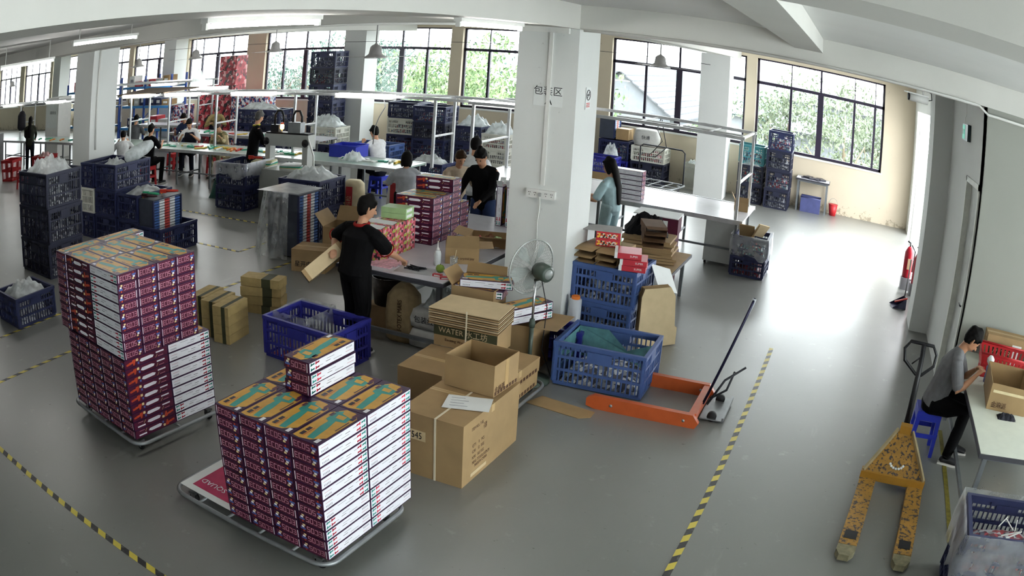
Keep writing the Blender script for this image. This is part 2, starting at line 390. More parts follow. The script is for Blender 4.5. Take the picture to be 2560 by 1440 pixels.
# conduits and trunking
CON = mat('conduit_white', '#d9d9d4', .5, var=.03)
def pipe(label, pts, r=.012, m=CON, name='conduit', cat='conduit'):
    return tag(MB().tube(pts, r, 8).obj(name, m), label, cat)
pipe('white conduit running along the main beam, left half', [(-14, 7.83, 3.27), (-3.6, 7.83, 3.27)], .016)
pipe('white conduit along the main beam right of the large column', [(-2.8, 7.83, 3.27), (1.5, 7.83, 3.27), (1.62, 7.83, 3.2), (6.4, 7.83, 3.2)], .016)
tag(MB().box((-3.165, 7.83, 1.6), (-3.125, 7.849, 3.28)).obj('trunking', CON), 'white vertical cable trunking on the large column', 'trunking')
pipe('white conduit down the left column', [(-11.515, 8.0, 3.28), (-11.515, 8.0, 1.45)], .02)
tag(MB().box((-3.51, 7.80, 3.22), (-2.95, 7.849, 3.3)).obj('trunking', CON), 'white cable box at the head of the large column', 'trunking')
# power strip on the column, its plug and lead
t = thing('power_strip', 'white six-gang socket strip on the large column', 'socket', (-3.147, 7.85, 1.51))
MB().box((-.155, -.045, -.043), (.155, -.001, .043)).obj('case', WHITE, t)
for k in range(5):
    h = MB(); cx = -.12+.06*k
    for dx, dz in ((-.008, .012), (.008, .012), (0, -.012)): h.box((cx+dx-.003, -.0465, dz-.005), (cx+dx+.003, -.0445, dz+.005))
    h.each('socket_hole', BLACKM, t)
tag(MB().box((-.012, -.07, -.018), (.012, -.047, .018)).obj('plug', mat('grey_plug', '#9a9a98')), 'grey plug in the socket strip on the large column', 'plug').location = (-3.147, 7.85, 1.51)
pipe('white lead hanging down the large column from the socket strip', [(-3.147, 7.79, 1.49), (-3.15, 7.82, 1.4), (-3.17, 7.83, 1.2), (-3.16, 7.83, .95), (-3.2, 7.82, .8)], .006, name='power_lead', cat='cable')
# notices
PAPER = mat('paper_white', '#dfe2e0', .7, var=.03); INK = mat('black_ink', '#16161a', .7, var=0); RED = mat('red_ink', '#c23a3a', .6, var=0)
t = thing('notice', 'handwritten packing area A paper notice taped on the large column', 'notice', (-3.15, 7.848, 2.535))
MB().box((-.155, -.004, -.11), (.155, -.001, .09)).obj('sheet', PAPER, t)
text('lettering', '\u5305\u88c5\u533a', .105, INK, t, (0, -.006, .045), (PI/2, 0, 0)); text('lettering', 'A', .12, INK, t, (0.01, -.006, -.055), (PI/2, 0, 0))
t = thing('notice', 'small no-smoking poster on the side of the large column', 'notice', (-2.848, 8.2, 2.53))
MB().box((.001, -.075, -.12), (.004, .075, .12)).obj('sheet', PAPER, t)
MB().tube([(.006, .055*math.cos(a), .035+.055*math.sin(a)) for a in [2*PI*k/20 for k in range(20)]], .004, 6, closed=True).obj('ring', INK, t)
c = MB(); c.bar((.006, -.038, -.005), (.006, .038, .075), .006, .003, up=(1, 0, 0)); c.box((.004, -.03, .03), (.007, .03, .042)); c.each('symbol', INK, t)
r = MB()
for k in range(3): r.box((.004, -.05, -.06-.018*k), (.006, .05, -.05-.018*k))
r.each('lettering', RED, t)
# emergency lamp with its cable
t = thing('exit_sign', 'green lit exit sign box on the white door wall', 'sign', (1.62, 9.2, 2.93))
MB().box((-.05, -.22, -.1), (-.001, .22, .1)).obj('case', mat('sign_dark', '#26383a', .4), t)
MB().box((-.054, .0, -.085), (-.05, .2, .085)).obj('face', mat('sign_green', '#4fae96', .5, emit=.4), t)
text('lettering', 'EXIT', .09, WHITE, t, (-.056, .1, 0), (PI/2, 0, -PI/2))
pipe('thin grey cable looping up from the exit sign', [(1.6, 9.35, 3.03), (1.59, 9.33, 3.1), (1.6, 9.28, 3.15), (1.6, 9.3, 3.22), (1.6, 9.3, 3.3)], .004, name='power_lead', cat='cable')
# security camera on the beam
t = thing('security_camera', 'white bullet security camera under the main beam', 'camera', (.82, 8.3, 3.17), .25)
MB().tube([(-.14, 0, 0), (.1, 0, 0)], .045, 14).obj('body', WHITE, t); MB().tube([(-.152, 0, 0), (-.141, 0, 0)], .041, 14).obj('lens', BLACKM, t)
MB().box((-.19, -.055, .038), (.1, .055, .052)).obj('sun_shield', WHITE, t)
b = MB(); b.tube([(.04, 0, .04), (.04, 0, .11)], .014); b.box((0, -.04, .1), (.08, .04, .125)); b.obj('bracket', WHITE, t)
MB().tube([(.1, 0, 0), (.16, 0, .02), (.15, 0, .09), (.06, 0, .115)], .006, 6).obj('lead', BLACKM, t)
# ceiling fans
FANM = mat('fan_grey', '#a9a7a6', .4, .3)
def ceiling_fan(x, y, z, a, label):
    t = thing('ceiling_fan', label, 'fan', (x, y, z), a, 'ceiling fans over the benches')
    MB().lathe([(.17, -.03), (.17, -.01), (.12, .02), (.1, .04), (.085, .14), (.06, .17), (.02, .19), (.02, .2)], n=18).obj('motor', FANM, t)
    MB().tube([(0, 0, .19), (0, 0, 3.55-z)], .012).obj('down_rod', FANM, t)
    MB().lathe([(.02, 0), (.05, .05), (.06, .07)], (0, 0, 3.48-z), 14).obj('canopy_cup', FANM, t)
    for k in range(3):
        b = MB(); A = k*2*PI/3; c, s_ = math.cos(A), math.sin(A)
        p = lambda r, w: (r*c-w*s_, r*s_+w*c)
        pts = [p(.14, -.03), p(.35, -.06), p(.68, -.065), p(.7, 0), p(.68, .065), p(.35, .06), p(.14, .03)]
        b.prism(pts, -.012, -.006); b.obj('blade', FANM, t)
ceiling_fan(-3.31, 13, 2.91, .25, 'ceiling fan in front of the roof-view window'); ceiling_fan(-6.72, 10, 2.81, 1.0, 'ceiling fan in front of the white middle column')
ceiling_fan(-10.5, 12, 2.9, .5, 'ceiling fan in front of the crate pile window'); ceiling_fan(-13.0, 12, 2.85, .1, 'ceiling fan left of the red product hangings')
ceiling_fan(-15.3, 12, 2.78, .7, 'leftmost ceiling fan above the blue rack'); ceiling_fan(-26.5, 13.5, 2.6, .2, 'small far ceiling fan at the left edge')
pipe('thin dark wire strung across in front of the windows', [(-21.0, 17.95, 3.1), (-19.3, 17.94, 3.07), (-12.7, 17.945, 2.99), (-12, 17.94, 2.99), (-3.4, 17.945, 3.03)], .006, BLACKM, 'wire', 'wire')
# hazard tape on the floor
def tapemat():
    m = bpy.data.materials.new('hazard_tape'); m.use_nodes = True; nt = m.node_tree; L = nt.links.new; b = nt.nodes['Principled BSDF']
    tc = nt.nodes.new('ShaderNodeTexCoord'); sx = nt.nodes.new('ShaderNodeSeparateXYZ'); L(tc.outputs['Object'], sx.inputs[0])
    a = nt.nodes.new('ShaderNodeMath'); a.operation = 'ADD'; L(sx.outputs[0], a.inputs[0]); L(sx.outputs[1], a.inputs[1])
    d = nt.nodes.new('ShaderNodeMath'); d.operation = 'MULTIPLY'; d.inputs[1].default_value = 1/.19; L(a.outputs[0], d.inputs[0])
    f = nt.nodes.new('ShaderNodeMath'); f.operation = 'FRACT'; L(d.outputs[0], f.inputs[0])
    g = nt.nodes.new('ShaderNodeMath'); g.operation = 'GREATER_THAN'; g.inputs[1].default_value = .5; L(f.outputs[0], g.inputs[0])
    nz = nt.nodes.new('ShaderNodeTexNoise'); nz.inputs['Scale'].default_value = 25; nz.inputs['Detail'].default_value = 7; L(tc.outputs['Object'], nz.inputs['Vector'])
    r = nt.nodes.new('ShaderNodeValToRGB'); r.color_ramp.elements[0].position = .55; r.color_ramp.elements[1].position = .7
    r.color_ramp.elements[0].color = (.03, .028, .03, 1); r.color_ramp.elements[1].color = (.12, .12, .11, 1); L(nz.outputs[0], r.inputs[0])
    mx = nt.nodes.new('ShaderNodeMixRGB'); L(g.outputs[0], mx.inputs[0]); L(r.outputs[0], mx.inputs[1]); mx.inputs[2].default_value = (.62, .50, .07, 1)
    L(mx.outputs[0], b.inputs['Base Color']); b.inputs['Roughness'].default_value = .45
    return m
TAPE = tapemat(); WORN = mat('worn_yellow_tape', '#6b6220', .6, var=.35, scale=14)
def tape(p, q, label, m=TAPE, w=.05):
    p, q = Vector(p), Vector(q); d = q-p; ln = d.length
    o = MB().box((0, -w/2, .0005), (ln, w/2, .0025)).obj('floor_tape', m, None, (p.x, p.y, 0), math.atan2(d.y, d.x)); tag(o, label, 'floor tape', 'hazard tape on the floor')
tape((-.63, 3.6), (-.63, 8.9), 'long yellow and black hazard tape down the right aisle')
tape((-6.2, 2.35), (-2.9, 2.35), 'hazard tape crossing the bottom left corner'); tape((-7, 2.4), (-7, 8.9), 'hazard tape behind the left trolley, running to the small cartons')
tape((-8.2, 3), (-8.2, 5.6), 'hazard tape beside the crate at the left edge'); tape((-12.5, 10.04), (-8.3, 10.04), 'hazard tape in front of the two far crate stacks')
tape((-9.05, 8.5), (-8.02, 8.5), 'short hazard tape beside the low wide crate'); tape((-8.02, 8.5), (-8.02, 9.4), 'short faded hazard tape corner behind the low wide crate')
tape((1.58, 3.6), (1.58, 7.4), 'worn yellow tape under the work table on the right', WORN)
# ---------------------------------------------------------------- outside
struct('outside_ground', MB().box((-90, W+1, -4.2), (40, 120, -4)), mat('yard', '#555a4e', .9), 'yard outside')
def leafmat(name, a, b_):
    m = mat(name, a, .7, var=.3, scale=2.5)
    nt = m.node_tree; oi = nt.nodes.new('ShaderNodeTexNoise'); oi.inputs['Scale'].default_value = 3.5; oi.inputs['Detail'].default_value = 3
    tc = nt.nodes.new('ShaderNodeTexCoord'); nt.links.new(tc.outputs['Object'], oi.inputs['Vector'])
    r = nt.nodes.new('ShaderNodeValToRGB'); r.color_ramp.elements[0].position = .35; r.color_ramp.elements[1].position = .62
    r.color_ramp.elements[0].color = (*hexc(a), 1); r.color_ramp.elements[1].color = (*hexc(b_), 1)
    nt.links.new(oi.outputs[0], r.inputs[0]); nt.links.new(r.outputs[0], nt.nodes['Principled BSDF'].inputs['Base Color'])
    return m
LEAVES = [leafmat('leaf_bright', '#3a5230', '#82966a'), leafmat('leaf_dark', '#2a4238', '#53695e'), leafmat('leaf_pale', '#3f4a34', '#6c7560')]
BARK = mat('bark', '#6f6352', .9, bump=.3)
def tree(x, y, zc, rx, rz_, kind, n, label, leaf=.2):
    rnd = random.Random(int(x*31+y*7)); t = thing('tree', label, 'tree', (x, y, -4), 0, 'trees outside the windows'); H = zc+4
    tr = MB(); tr.tube([(0, 0, 0), (.1, 0, H*.4), (0, .1, H*.8), (.1, 0, H)], [.2, .16, .1, .04])
    for k in range(7):
        a = rnd.random()*6.28; z0 = H*(.45+.07*k); r = rx*(.5+.4*rnd.random())
        tr.tube([(0, 0, z0), (r*.5*math.cos(a), r*.5*math.sin(a), z0+.5), (r*math.cos(a), r*math.sin(a), z0+1.3)], [.07, .045, .015], 6)
    tr.obj('trunk', BARK, t)
    cl = [(rnd.gauss(0, .5), rnd.gauss(0, .5), rnd.gauss(0, .5), .22+.25*rnd.random()) for _ in range(26)]
    c = MB()
    for k in range(n):
        q = rnd.choice(cl); d = Vector((rnd.gauss(0, 1), rnd.gauss(0, 1), rnd.gauss(0, 1))).normalized()*q[3]*(.6+.5*rnd.random())
        p = Vector(((q[0]+d.x)*rx, (q[1]+d.y)*rx, H+(q[2]+d.z)*rz_)); s = leaf*(.6+.8*rnd.random())
        R = Euler((rnd.random()*6.28, rnd.random()*6.28, rnd.random()*6.28)).to_matrix()
        c.add([p+R @ Vector(v)*s for v in ((-.5, 0, 0), (0, -.22, .06), (.5, 0, 0), (0, .22, .06))], [(0, 1, 2, 3)])
    c.obj('crown', LEAVES[kind], t)
tree(-12.4, 25, 0.51, 2.2, 2.3, 0, 5200, 'bright leafy tree outside the two middle windows, left one'); tree(-10.2, 26.5, 0.51, 2.4, 2.3, 0, 5200, 'bright leafy tree outside the window left of the large column')
tree(-15.3, 28, 0.62, 2.2, 2.2, 0, 4200, 'bright leafy tree partly behind the white middle column'); tree(-21.0, 32, 0.45, 3.0, 2.7, 1, 5200, 'dark bushy tree behind the crate pile window, left one')
tree(-24.8, 33, 0.56, 3.1, 2.6, 1, 5200, 'dark bushy tree behind the crate pile window, middle one'); tree(-28.5, 34, 0.56, 3.0, 2.6, 1, 4200, 'dark bushy tree behind the crate pile window, right of the red hangings')
tree(-.2, 27, 0.85, 1.7, 2.0, 2, 3600, 'pale sparse tree outside the rightmost window, in its middle panes', .16); tree(-2.6, 30, 1.20, 1.6, 1.7, 2, 3000, 'pale sparse tree outside the rightmost window, at its left', .16)
tree(1.0, 31, 0.97, 1.3, 1.9, 2, 2400, 'pale sparse tree at the right end of the rightmost window', .16); tree(-4.8, 25, -0.10, .9, 1.0, 0, 2000, 'low round bush seen through the roof-view window', .16)
ROOF = mat('grey_roof_tiles', '#54565a', .85, var=.25, scale=6, bump=.4); PALE = mat('pale_render', '#787b80', .9, var=.06); TEAL = mat('weathered_teal_sheet', '#4f6b67', .8, var=.25, scale=3)
def house(x, y, w, d, ze, zr, label, rz=0):
    t = thing('house', label, 'house', (x, y, -4), rz, 'houses outside'); ze += 4; zr += 4
    MB().prism([(-w/2, -d/2), (w/2, -d/2), (w/2, d/2), (-w/2, d/2)], 0, ze).obj('walls', PALE, t)
    g = MB(); g.add([(-w/2, -d/2, ze), (w/2, -d/2, ze), (0, -d/2, zr), (-w/2, d/2, ze), (w/2, d/2, ze), (0, d/2, zr)], [(0, 1, 2), (5, 4, 3), (0, 3, 4, 1)]); g.obj('gable', PALE, t)
    for s in (-1, 1):
        r = MB(); n = 9
        for k in range(n):
            a, b = k/n, (k+1.12)/n; f = lambda u, e: (s*(w/2+.35)*(1-u)+s*.0, ze-.18+(zr-ze+.22)*u+e)
            (x0, z0), (x1, z1) = f(a, .06), f(min(b, 1.0), .0)
            r.add([(x0, -d/2-.3, z0), (x1, -d/2-.3, z1), (x1, d/2+.3, z1), (x0, d/2+.3, z0), (x0, -d/2-.3, z0-.07), (x0, d/2+.3, z0-.07), (x1, -d/2-.3, z1-.05), (x1, d/2+.3, z1-.05)],
                  [(0, 1, 2, 3), (0, 3, 5, 4), (4, 5, 7, 6), (0, 4, 6, 1)])
        r.obj('roof_slope', ROOF, t)
    MB().bar((0, -d/2-.35, zr+.06), (0, d/2+.35, zr+.06), .2, .14).obj('ridge', PALE, t)
    return t
house(-9.6, 35, 4.2, 7, .6, 2.2, 'grey-roofed house with gable seen through the roof-view window'); house(-6.2, 27.0, 3.2, 4.2, -.7, .5, 'lower grey roof in front of the gabled house')
t = thing('house', 'teal sheet-roofed shed behind the gabled house', 'house', (-9.2, 52, -4), 0, 'houses outside')
MB().box((-4, -3, 0), (4, 3, 4.2)).obj('walls', PALE, t); q = MB(); q.add([(-4.3, -3.6, 4.1), (4.3, -3.6, 4.1), (4.3, 3.4, 6), (-4.3, 3.4, 6)], [(0, 1, 2, 3)]); q.add([(-4.3, -3.6, 4.0), (4.3, -3.6, 4.0), (4.3, 3.4, 5.9), (-4.3, 3.4, 5.9)], [(3, 2, 1, 0)]); q.obj('roof_sheet', TEAL, t)
t = thing('apartment_block', 'pale apartment block with long balcony bands far outside', 'building', (-6, 62, -4), .1)
MB().box((-16, 0, 0), (12, 8, 6.3)).obj('walls', PALE, t)
for k in range(2): MB().box((-16, -.8, 2.6+2.6*k), (12, 0, 3.4+2.6*k)).obj('balcony', PALE, t)
t = thing('balcony_house', 'pale house with railing balcony outside the rightmost window', 'house', (-2.4, 40, -4), -.1, 'houses outside')
MB().box((-1.6, 0, 0), (2.6, 5, 5.2)).obj('walls', PALE, t); MB().box((-1.7, -1.2, 4.4), (2.7, 0, 4.6)).obj('balcony_slab', PALE, t)
r = MB()
for k in range(20): r.box((-1.65+.22*k, -1.18, 4.6), (-1.62+.22*k, -1.15, 5.4))
r.box((-1.7, -1.2, 5.4), (2.7, -1.13, 5.46)); r.obj('railing', mat('grey_rail', '#8f9698', .6), t)
# ================================================================ PLASTIC CRATES
CR = {'navy': mat('navy_plastic', '#262c4e', .45, var=.1), 'black': mat('blackish_plastic', '#23263a', .5, var=.1), 'blue': mat('blue_plastic', '#42598c', .45, var=.1), 'violet': mat('violet_plastic', '#2d2f86', .42, var=.1),
      'white': mat('white_plastic', '#cfcfc4', .5, var=.05), 'teal': mat('teal_plastic', '#3d7f86', .5, var=.1), 'red': mat('red_plastic', '#b3262b', .42, var=.08), 'grey': mat('grey_plastic', '#6d7377', .5, var=.08),
      'royal': mat('royal_plastic', '#2432a8', .4, var=.06)}
def partsmat(name, cols, scale=26):
    if name in MATS: return MATS[name]
    m = bpy.data.materials.new(name); m.use_nodes = True; nt = m.node_tree; L = nt.links.new; b = nt.nodes['Principled BSDF']
    tc = nt.nodes.new('ShaderNodeTexCoord'); v = nt.nodes.new('ShaderNodeTexVoronoi'); v.inputs['Scale'].default_value = scale; L(tc.outputs['Object'], v.inputs['Vector'])
    sp = nt.nodes.new('ShaderNodeSeparateColor'); L(v.outputs['Color'], sp.inputs[0])
    r = nt.nodes.new('ShaderNodeValToRGB'); r.color_ramp.interpolation = 'CONSTANT'; L(sp.outputs[0], r.inputs[0])
    for i, c in enumerate(cols):
        e = r.color_ramp.elements[i] if i < 2 else r.color_ramp.elements.new(i/len(cols))
        e.position = i/len(cols); e.color = (*hexc(c), 1)
    L(r.outputs[0], b.inputs['Base Color']); b.inputs['Roughness'].default_value = .45
    MATS[name] = m
    return m
FILL = {'dark': partsmat('dark_parts', ['#3a3b43', '#85898f', '#4a4d5a', '#b5b8bb', '#34343c', '#d5d7d9']), 'mixed': partsmat('mixed_parts', ['#b8bcc0', '#8d3038', '#d8d8d6', '#35507e', '#6f8f95', '#3b3d48']),
        'red': partsmat('red_parts', ['#7d2a36', '#5b2733', '#a9a9ac', '#94333b', '#4b4f5c']), 'teal': partsmat('teal_parts', ['#3f7f7c', '#8fb3ae', '#d5dad8', '#4a5560', '#b9514f']), 'grey': partsmat('grey_parts', ['#85868a', '#a9aaac', '#6b6c70', '#c3c4c6'])}
FILM = glassmat('clear_film', (.95, .97, .97), .1, .3, op=.17); BAG = glassmat('milky_bag', (.84, .88, .88), .1, .35, op=.62)
CMESH = {}
def crate_parts(w, d, h, solid=False):
    key = (w, d, h, solid)
    if key in CMESH: return CMESH[key]
    out = []; t = .014
    def wall(ln, sx):
        """lattice wall along local x, thickness t"""
        mb = MB(); z1 = h-.03; n = max(6, round(ln/.046)); m = [.02, h*.36, h*.66]
        mb.box((-ln/2, -t/2, 0), (ln/2, t/2, .035)); mb.box((-ln/2, -t/2, z1-.035), (ln/2, t/2, z1))
        if solid: mb.box((-ln/2, -t/2, .035), (ln/2, t/2, z1-.05))
        for z in m[1:]: mb.box((-ln/2, -t/2-.004, z-.012), (ln/2, t/2+.004, z+.012))
        for k in range(n+1):
            x = -ln/2+ln*k/n; wd = .0115 if 0 < k < n else .05
            big = k % 4 == 0
            mb.box((x-wd/2, -t/2-(.006 if big else 0), .03), (x+wd/2, t/2+(.006 if big else 0), z1))
        mb.box((-ln*.14, -t/2-.006, h*.66), (ln*.14, t/2+.006, z1-.02))     # grip plate
        return mb
    rim = MB()
    for s in (-1, 1):
        rim.box((-w/2, s*(d/2-.017)-.017, h-.035), (w/2, s*(d/2-.017)+.017, h)); rim.box((s*(w/2-.017)-.017, -d/2+.034, h-.035), (s*(w/2-.017)+.017, d/2-.034, h))
    wx, wy = wall(w-.05, 1).mesh('side_wall', CR['navy']), wall(d-.05, 1).mesh('end_wall', CR['navy'])
    bs = MB().box((-w/2+.02, -d/2+.02, 0), (w/2-.02, d/2-.02, .012)).mesh('base', CR['navy'])
    CMESH[key] = [('rim', rim.mesh('rim', CR['navy']), (0, 0, 0), 0), ('side_wall', wx, (0, -d/2+.02, 0), 0), ('side_wall', wx, (0, d/2-.02, 0), PI), ('end_wall', wy, (w/2-.02, 0, 0), PI/2), ('end_wall', wy, (-w/2+.02, 0, 0), -PI/2), ('base', bs, (0, 0, 0), 0)]
    return CMESH[key]
CMCOL = {}
def crate(x, y, z, label, w=.84, d=.66, h=.42, col='navy', rz=0, group='plastic crates', fill='dark', top=.8, solid=False, name='plastic_crate', flabel=None):
    t = thing(name, label, 'crate', (x, y, z), rz, group)
    for n, me, lo, r in crate_parts(w, d, h, solid):
        key = (me.name, col)
        if key not in CMCOL:
            c = me.copy() if col != 'navy' else me
            if col != 'navy': c.materials.clear(); c.materials.append(CR[col])
            CMCOL[key] = c
        link(n, CMCOL[key], t, lo, r)
    if fill:
        k = ('fill', w, d, h, fill, top)
        if k not in CMCOL: CMCOL[k] = heap('crate_contents', w-.08, d-.08, h*top, FILL[fill], 10, 8, len(CMCOL), .8, .14)
        f = link('crate_contents', CMCOL[k], None, (x, y, z+.013), rz)
        tag(f, flabel or ('loose toy parts inside the ' + label)[:110], 'parts', None, 'stuff')
    return t
def stack(x, y, hs, where, w=.84, d=.66, col='navy', rz=0, fill='dark', z0=0):
    """crates on top of each other; where = phrase naming the stack"""
    n = len(hs); z = z0; names = {1: [''], 2: ['bottom', 'top'], 3: ['bottom', 'middle', 'top'], 4: ['bottom', 'second', 'third', 'top'], 5: ['bottom', 'second', 'middle', 'fourth', 'top']}[n]
    for i, h in enumerate(hs):
        c = col[i] if isinstance(col, (list, tuple)) else col; fl_ = fill[i] if isinstance(fill, (list, tuple)) else fill
        crate(x+(.012 if i % 2 else 0), y, z, ('%s crate of the stack %s' % (names[i], where)) if n > 1 else 'single crate %s' % where, w, d, h, c, rz+(.02 if i % 2 else -.01), fill=fl_)
        z += h+.002
    return z
def bag(x, y, z, w, d, h, label, rz=0, seed=1, m=None, peak=.4, jag=.3, name='plastic_bag', cat='bag'):
    me = heap(name, w, d, h, m or BAG, 22, 16, seed, peak, jag*.2, 0, True); o = link(name, me, None, (x, y, z), rz)
    return tag(o, label, cat, 'bagged parts on crates')
# --- left foreground stack
z = stack(-10.16, 6.02, [.51, .51, .51], 'at the far left, tallest one', 1.08, .74, 'black')
bag(-10.16, 6.02, z-.08, .98, .66, .34, 'big clear bag heaped on the tallest crate stack at the left', 0, 3, None, .35, .25)
crate(-8.55, 4.5, 0, 'navy crate standing on the floor at the left edge by the hazard tape', .7, .72, .38, 'navy', fill='grey'); bag(-8.55, 4.5, .3, .62, .6, .22, 'clear bag spilling from the crate at the left edge', 0, 5)
# --- group beside the left column
for i, c in enumerate(['navy', 'white', 'navy']): crate(-11.24, 8.02, i*.432, ['bottom', 'white middle', 'top'][i]+' narrow crate beside the left column', .48, .84, .43, c, fill='dark')
for i in range(3): crate(-10.62, 8.04, i*.432, ['bottom', 'middle', 'top'][i]+' crate second from the left column, open bags on its stack', .7, .86, .43, 'navy', fill='dark')
bag(-10.62, 7.85, 1.2, .5, .4, .2, 'white bag lying in the top crate beside the left column', 0, 8); tag(MB().lathe([(.03, -.3), (.1, -.26), (.13, -.1), (.12, .15), (.07, .3), (.02, .33)], n=14, axis=(.25, 1, .35)).obj('plastic_bag', BAG, None, (-10.5, 8.35, 1.4)), 'rolled white bag on the top crate behind the black-shirted man', 'bag')
for i in range(2): crate(-9.94, 8.05, i*.422, ['bottom', 'top'][i]+' crate of the short stack beside the upright colourful crate', .62, .84, .42, 'navy', fill='dark')
bag(-9.94, 8.05, .8, .5, .6, .14, 'clear bag in the top crate behind the toy guns', 0, 11)
crate(-9.28, 8.0, 0, 'low wide crate at the front of the left crate group', .72, .86, .4, 'navy', fill=None)
def upright_crate(x, y, z, label, w=.5, d=.62, h=.62, rz=0):
    """crate whose side shows trays of red, white and blue parts"""
    t = thing('tray_crate', label, 'crate', (x, y, z), rz, 'upright tray crates')
    b = MB(); b.box((-w/2, -d/2, 0), (w/2, d/2, .03)); b.box((-w/2, -d/2, .03), (-w/2+.02, d/2, h)); b.box((-w/2+.02, -d/2, .03), (w/2, -d/2+.02, h)); b.box((-w/2+.02, d/2-.02, .03), (w/2, d/2, h)); b.obj('shell', mat('dark_grey_plastic', '#3a3f4b', .5), t)
    n = int(h/.042)
    for k in range(n):
        p = MB(); z0 = .035+k*.042
        for j, c in enumerate((0, 1, 2, 1, 0)): p.box((w/2-.05, -d/2+.03+(d-.06)*j/5, z0), (w/2-.004, -d/2+.03+(d-.06)*(j+.96)/5, z0+.03), c)
        p.obj('tray', [mat('tray_blue', '#3a5c9a', .5), mat('tray_white', '#d5d8dc', .5), mat('tray_red', '#b5403c', .5)], t)
    f = MB()
    for s in (-1, 1): f.box((w/2-.02, s*(d/2-.01)-.012, 0), (w/2+.006, s*(d/2-.01)+.012, h))
    f.each('corner_post', CR['navy'], t)
    MB().box((-w/2, -d/2, h), (w/2, d/2, h+.02)).obj('lid', mat('dark_grey_plastic', '#3a3f4b', .5), t)
    return t
upright_crate(-9.42, 8.0, .02, 'upright tray crate with red, white and blue rows standing in the low wide crate', .4, .66, .76)
def toygun(x, y, z, rz, c, label, tilt=0):
    t = thing('toy_gun', label, 'toy gun', (x, y, z), rz, 'toy guns on the upright crate'); t.rotation_euler.y = tilt
    MB().tube([(-.17, 0, .03), (.1, 0, .03), (.17, 0, .03)], [.022, .022, .014], 8).obj('barrel', c, t)
    b = MB(); b.prism([(-.17, -.02), (-.05, -.02), (-.05, .02), (-.17, .02)], 0, .06); b.obj('receiver', c, t)
    MB().bar((-.12, 0, .02), (-.15, 0, -.005), .025, .03).obj('grip', mat('yellow_plastic', '#d9a52c', .45), t)
REDP, GRNP = mat('toy_red', '#c03528', .4), mat('toy_green', '#2f9a6e', .4)
toygun(-9.35, 8.15, .825, .5, REDP, 'red toy gun with yellow grip on top of the upright crate'); toygun(-9.5, 7.85, .825, .3, GRNP, 'green toy gun on top of the upright crate'); toygun(-9.38, 7.72, .825, .2, mat('toy_dark', '#3a2228', .4), 'dark red toy gun on top of the upright crate')
# --- stacks in front of the conveyor
z = stack(-10.24, 10.95, [.43, .43], 'with the film-covered top by the conveyor', .8, .78, 'navy')
t = thing('plastic_liner', 'clear film liner folded over the crate stack by the conveyor', 'film', (-10.24, 10.95, z-.24)); b = MB(); pts = [(-.43, -.42), (.43, -.42), (.43, .42), (-.43, .42)]
def skirt(mb, pts, z0, z1, flare=.03, n=10, seed=0):
    rnd = random.Random(seed); P = []
    for i in range(4):
        a, c = pts[i], pts[(i+1) % 4]
        for k in range(n): u = k/n; P.append((a[0]+(c[0]-a[0])*u, a[1]+(c[1]-a[1])*u))
    N = len(P); vs = [(x, y, z1+rnd.uniform(-.004, .004)) for x, y in P]+[(x*(1+flare*rnd.uniform(.2, 1.6)), y*(1+flare*rnd.uniform(.2, 1.6)), (z0+z1)/2) for x, y in P]+[(x*(1+flare*rnd.uniform(0, 1.6)), y*(1+flare*rnd.uniform(0, 1.6)), z0+rnd.uniform(-.05, .05)) for x, y in P]
    mb.add(vs, [(r*N+k, r*N+(k+1) % N, (r+1)*N+(k+1) % N, (r+1)*N+k) for r in range(2) for k in range(N)], 0, True); return mb
skirt(b, pts, 0, .25, .05, 8, 3).obj('skirt', FILM, t); toygun(-10.05, 11.1, z+.005, .1, REDP, 'red toy gun lying on the film-covered crate stack')
z = stack(-7.8, 10.0, [.45, .45], 'heaped with clear bags behind the standing man', .84, .7, 'navy'); bag(-7.8, 10.0, z-.06, .8, .66, .26, 'clear bag heap on the crates behind the standing man', 0, 15, None, .35, .3)
upright_crate(-7.3, 8.95, .02, 'upright tray crate under a plastic sheet behind the brown carton', .6, .5, .86, 0)
t = thing('plastic_sheet', 'wrinkled clear plastic sheet draped over an upright tray crate', 'film', (-7.3, 8.95, 0)); b = MB(); rnd = random.Random(4); vs = []; nx, ny = 48, 14
for j in range(ny+1):
    v = j/ny
    for i in range(nx+1):
        u = i/nx; a = -PI*.95+u*PI*.62; r = .37+.13*(1-v)+.022*math.sin(u*27+v*2)+.012*math.sin(u*61-v*3)+rnd.uniform(-.004, .004)
        vs.append((-.06+r*math.cos(a)*1.1, r*math.sin(a)*.95, .02+.91*v))
b.add(vs, [(j*(nx+1)+i, j*(nx+1)+i+1, (j+1)*(nx+1)+i+1, (j+1)*(nx+1)+i) for j in range(ny) for i in range(nx)], 0, True)
b.obj('drape', FILM, t); c = MB(); c.add([(-.45, -.34, .93), (.33, -.3, .93), (.33, .29, .92), (-.36, .29, .94), (0, 0, .955)], [(0, 1, 4), (1, 2, 4), (2, 3, 4), (3, 0, 4)], 0, True); c.obj('top_fold', FILM, t)
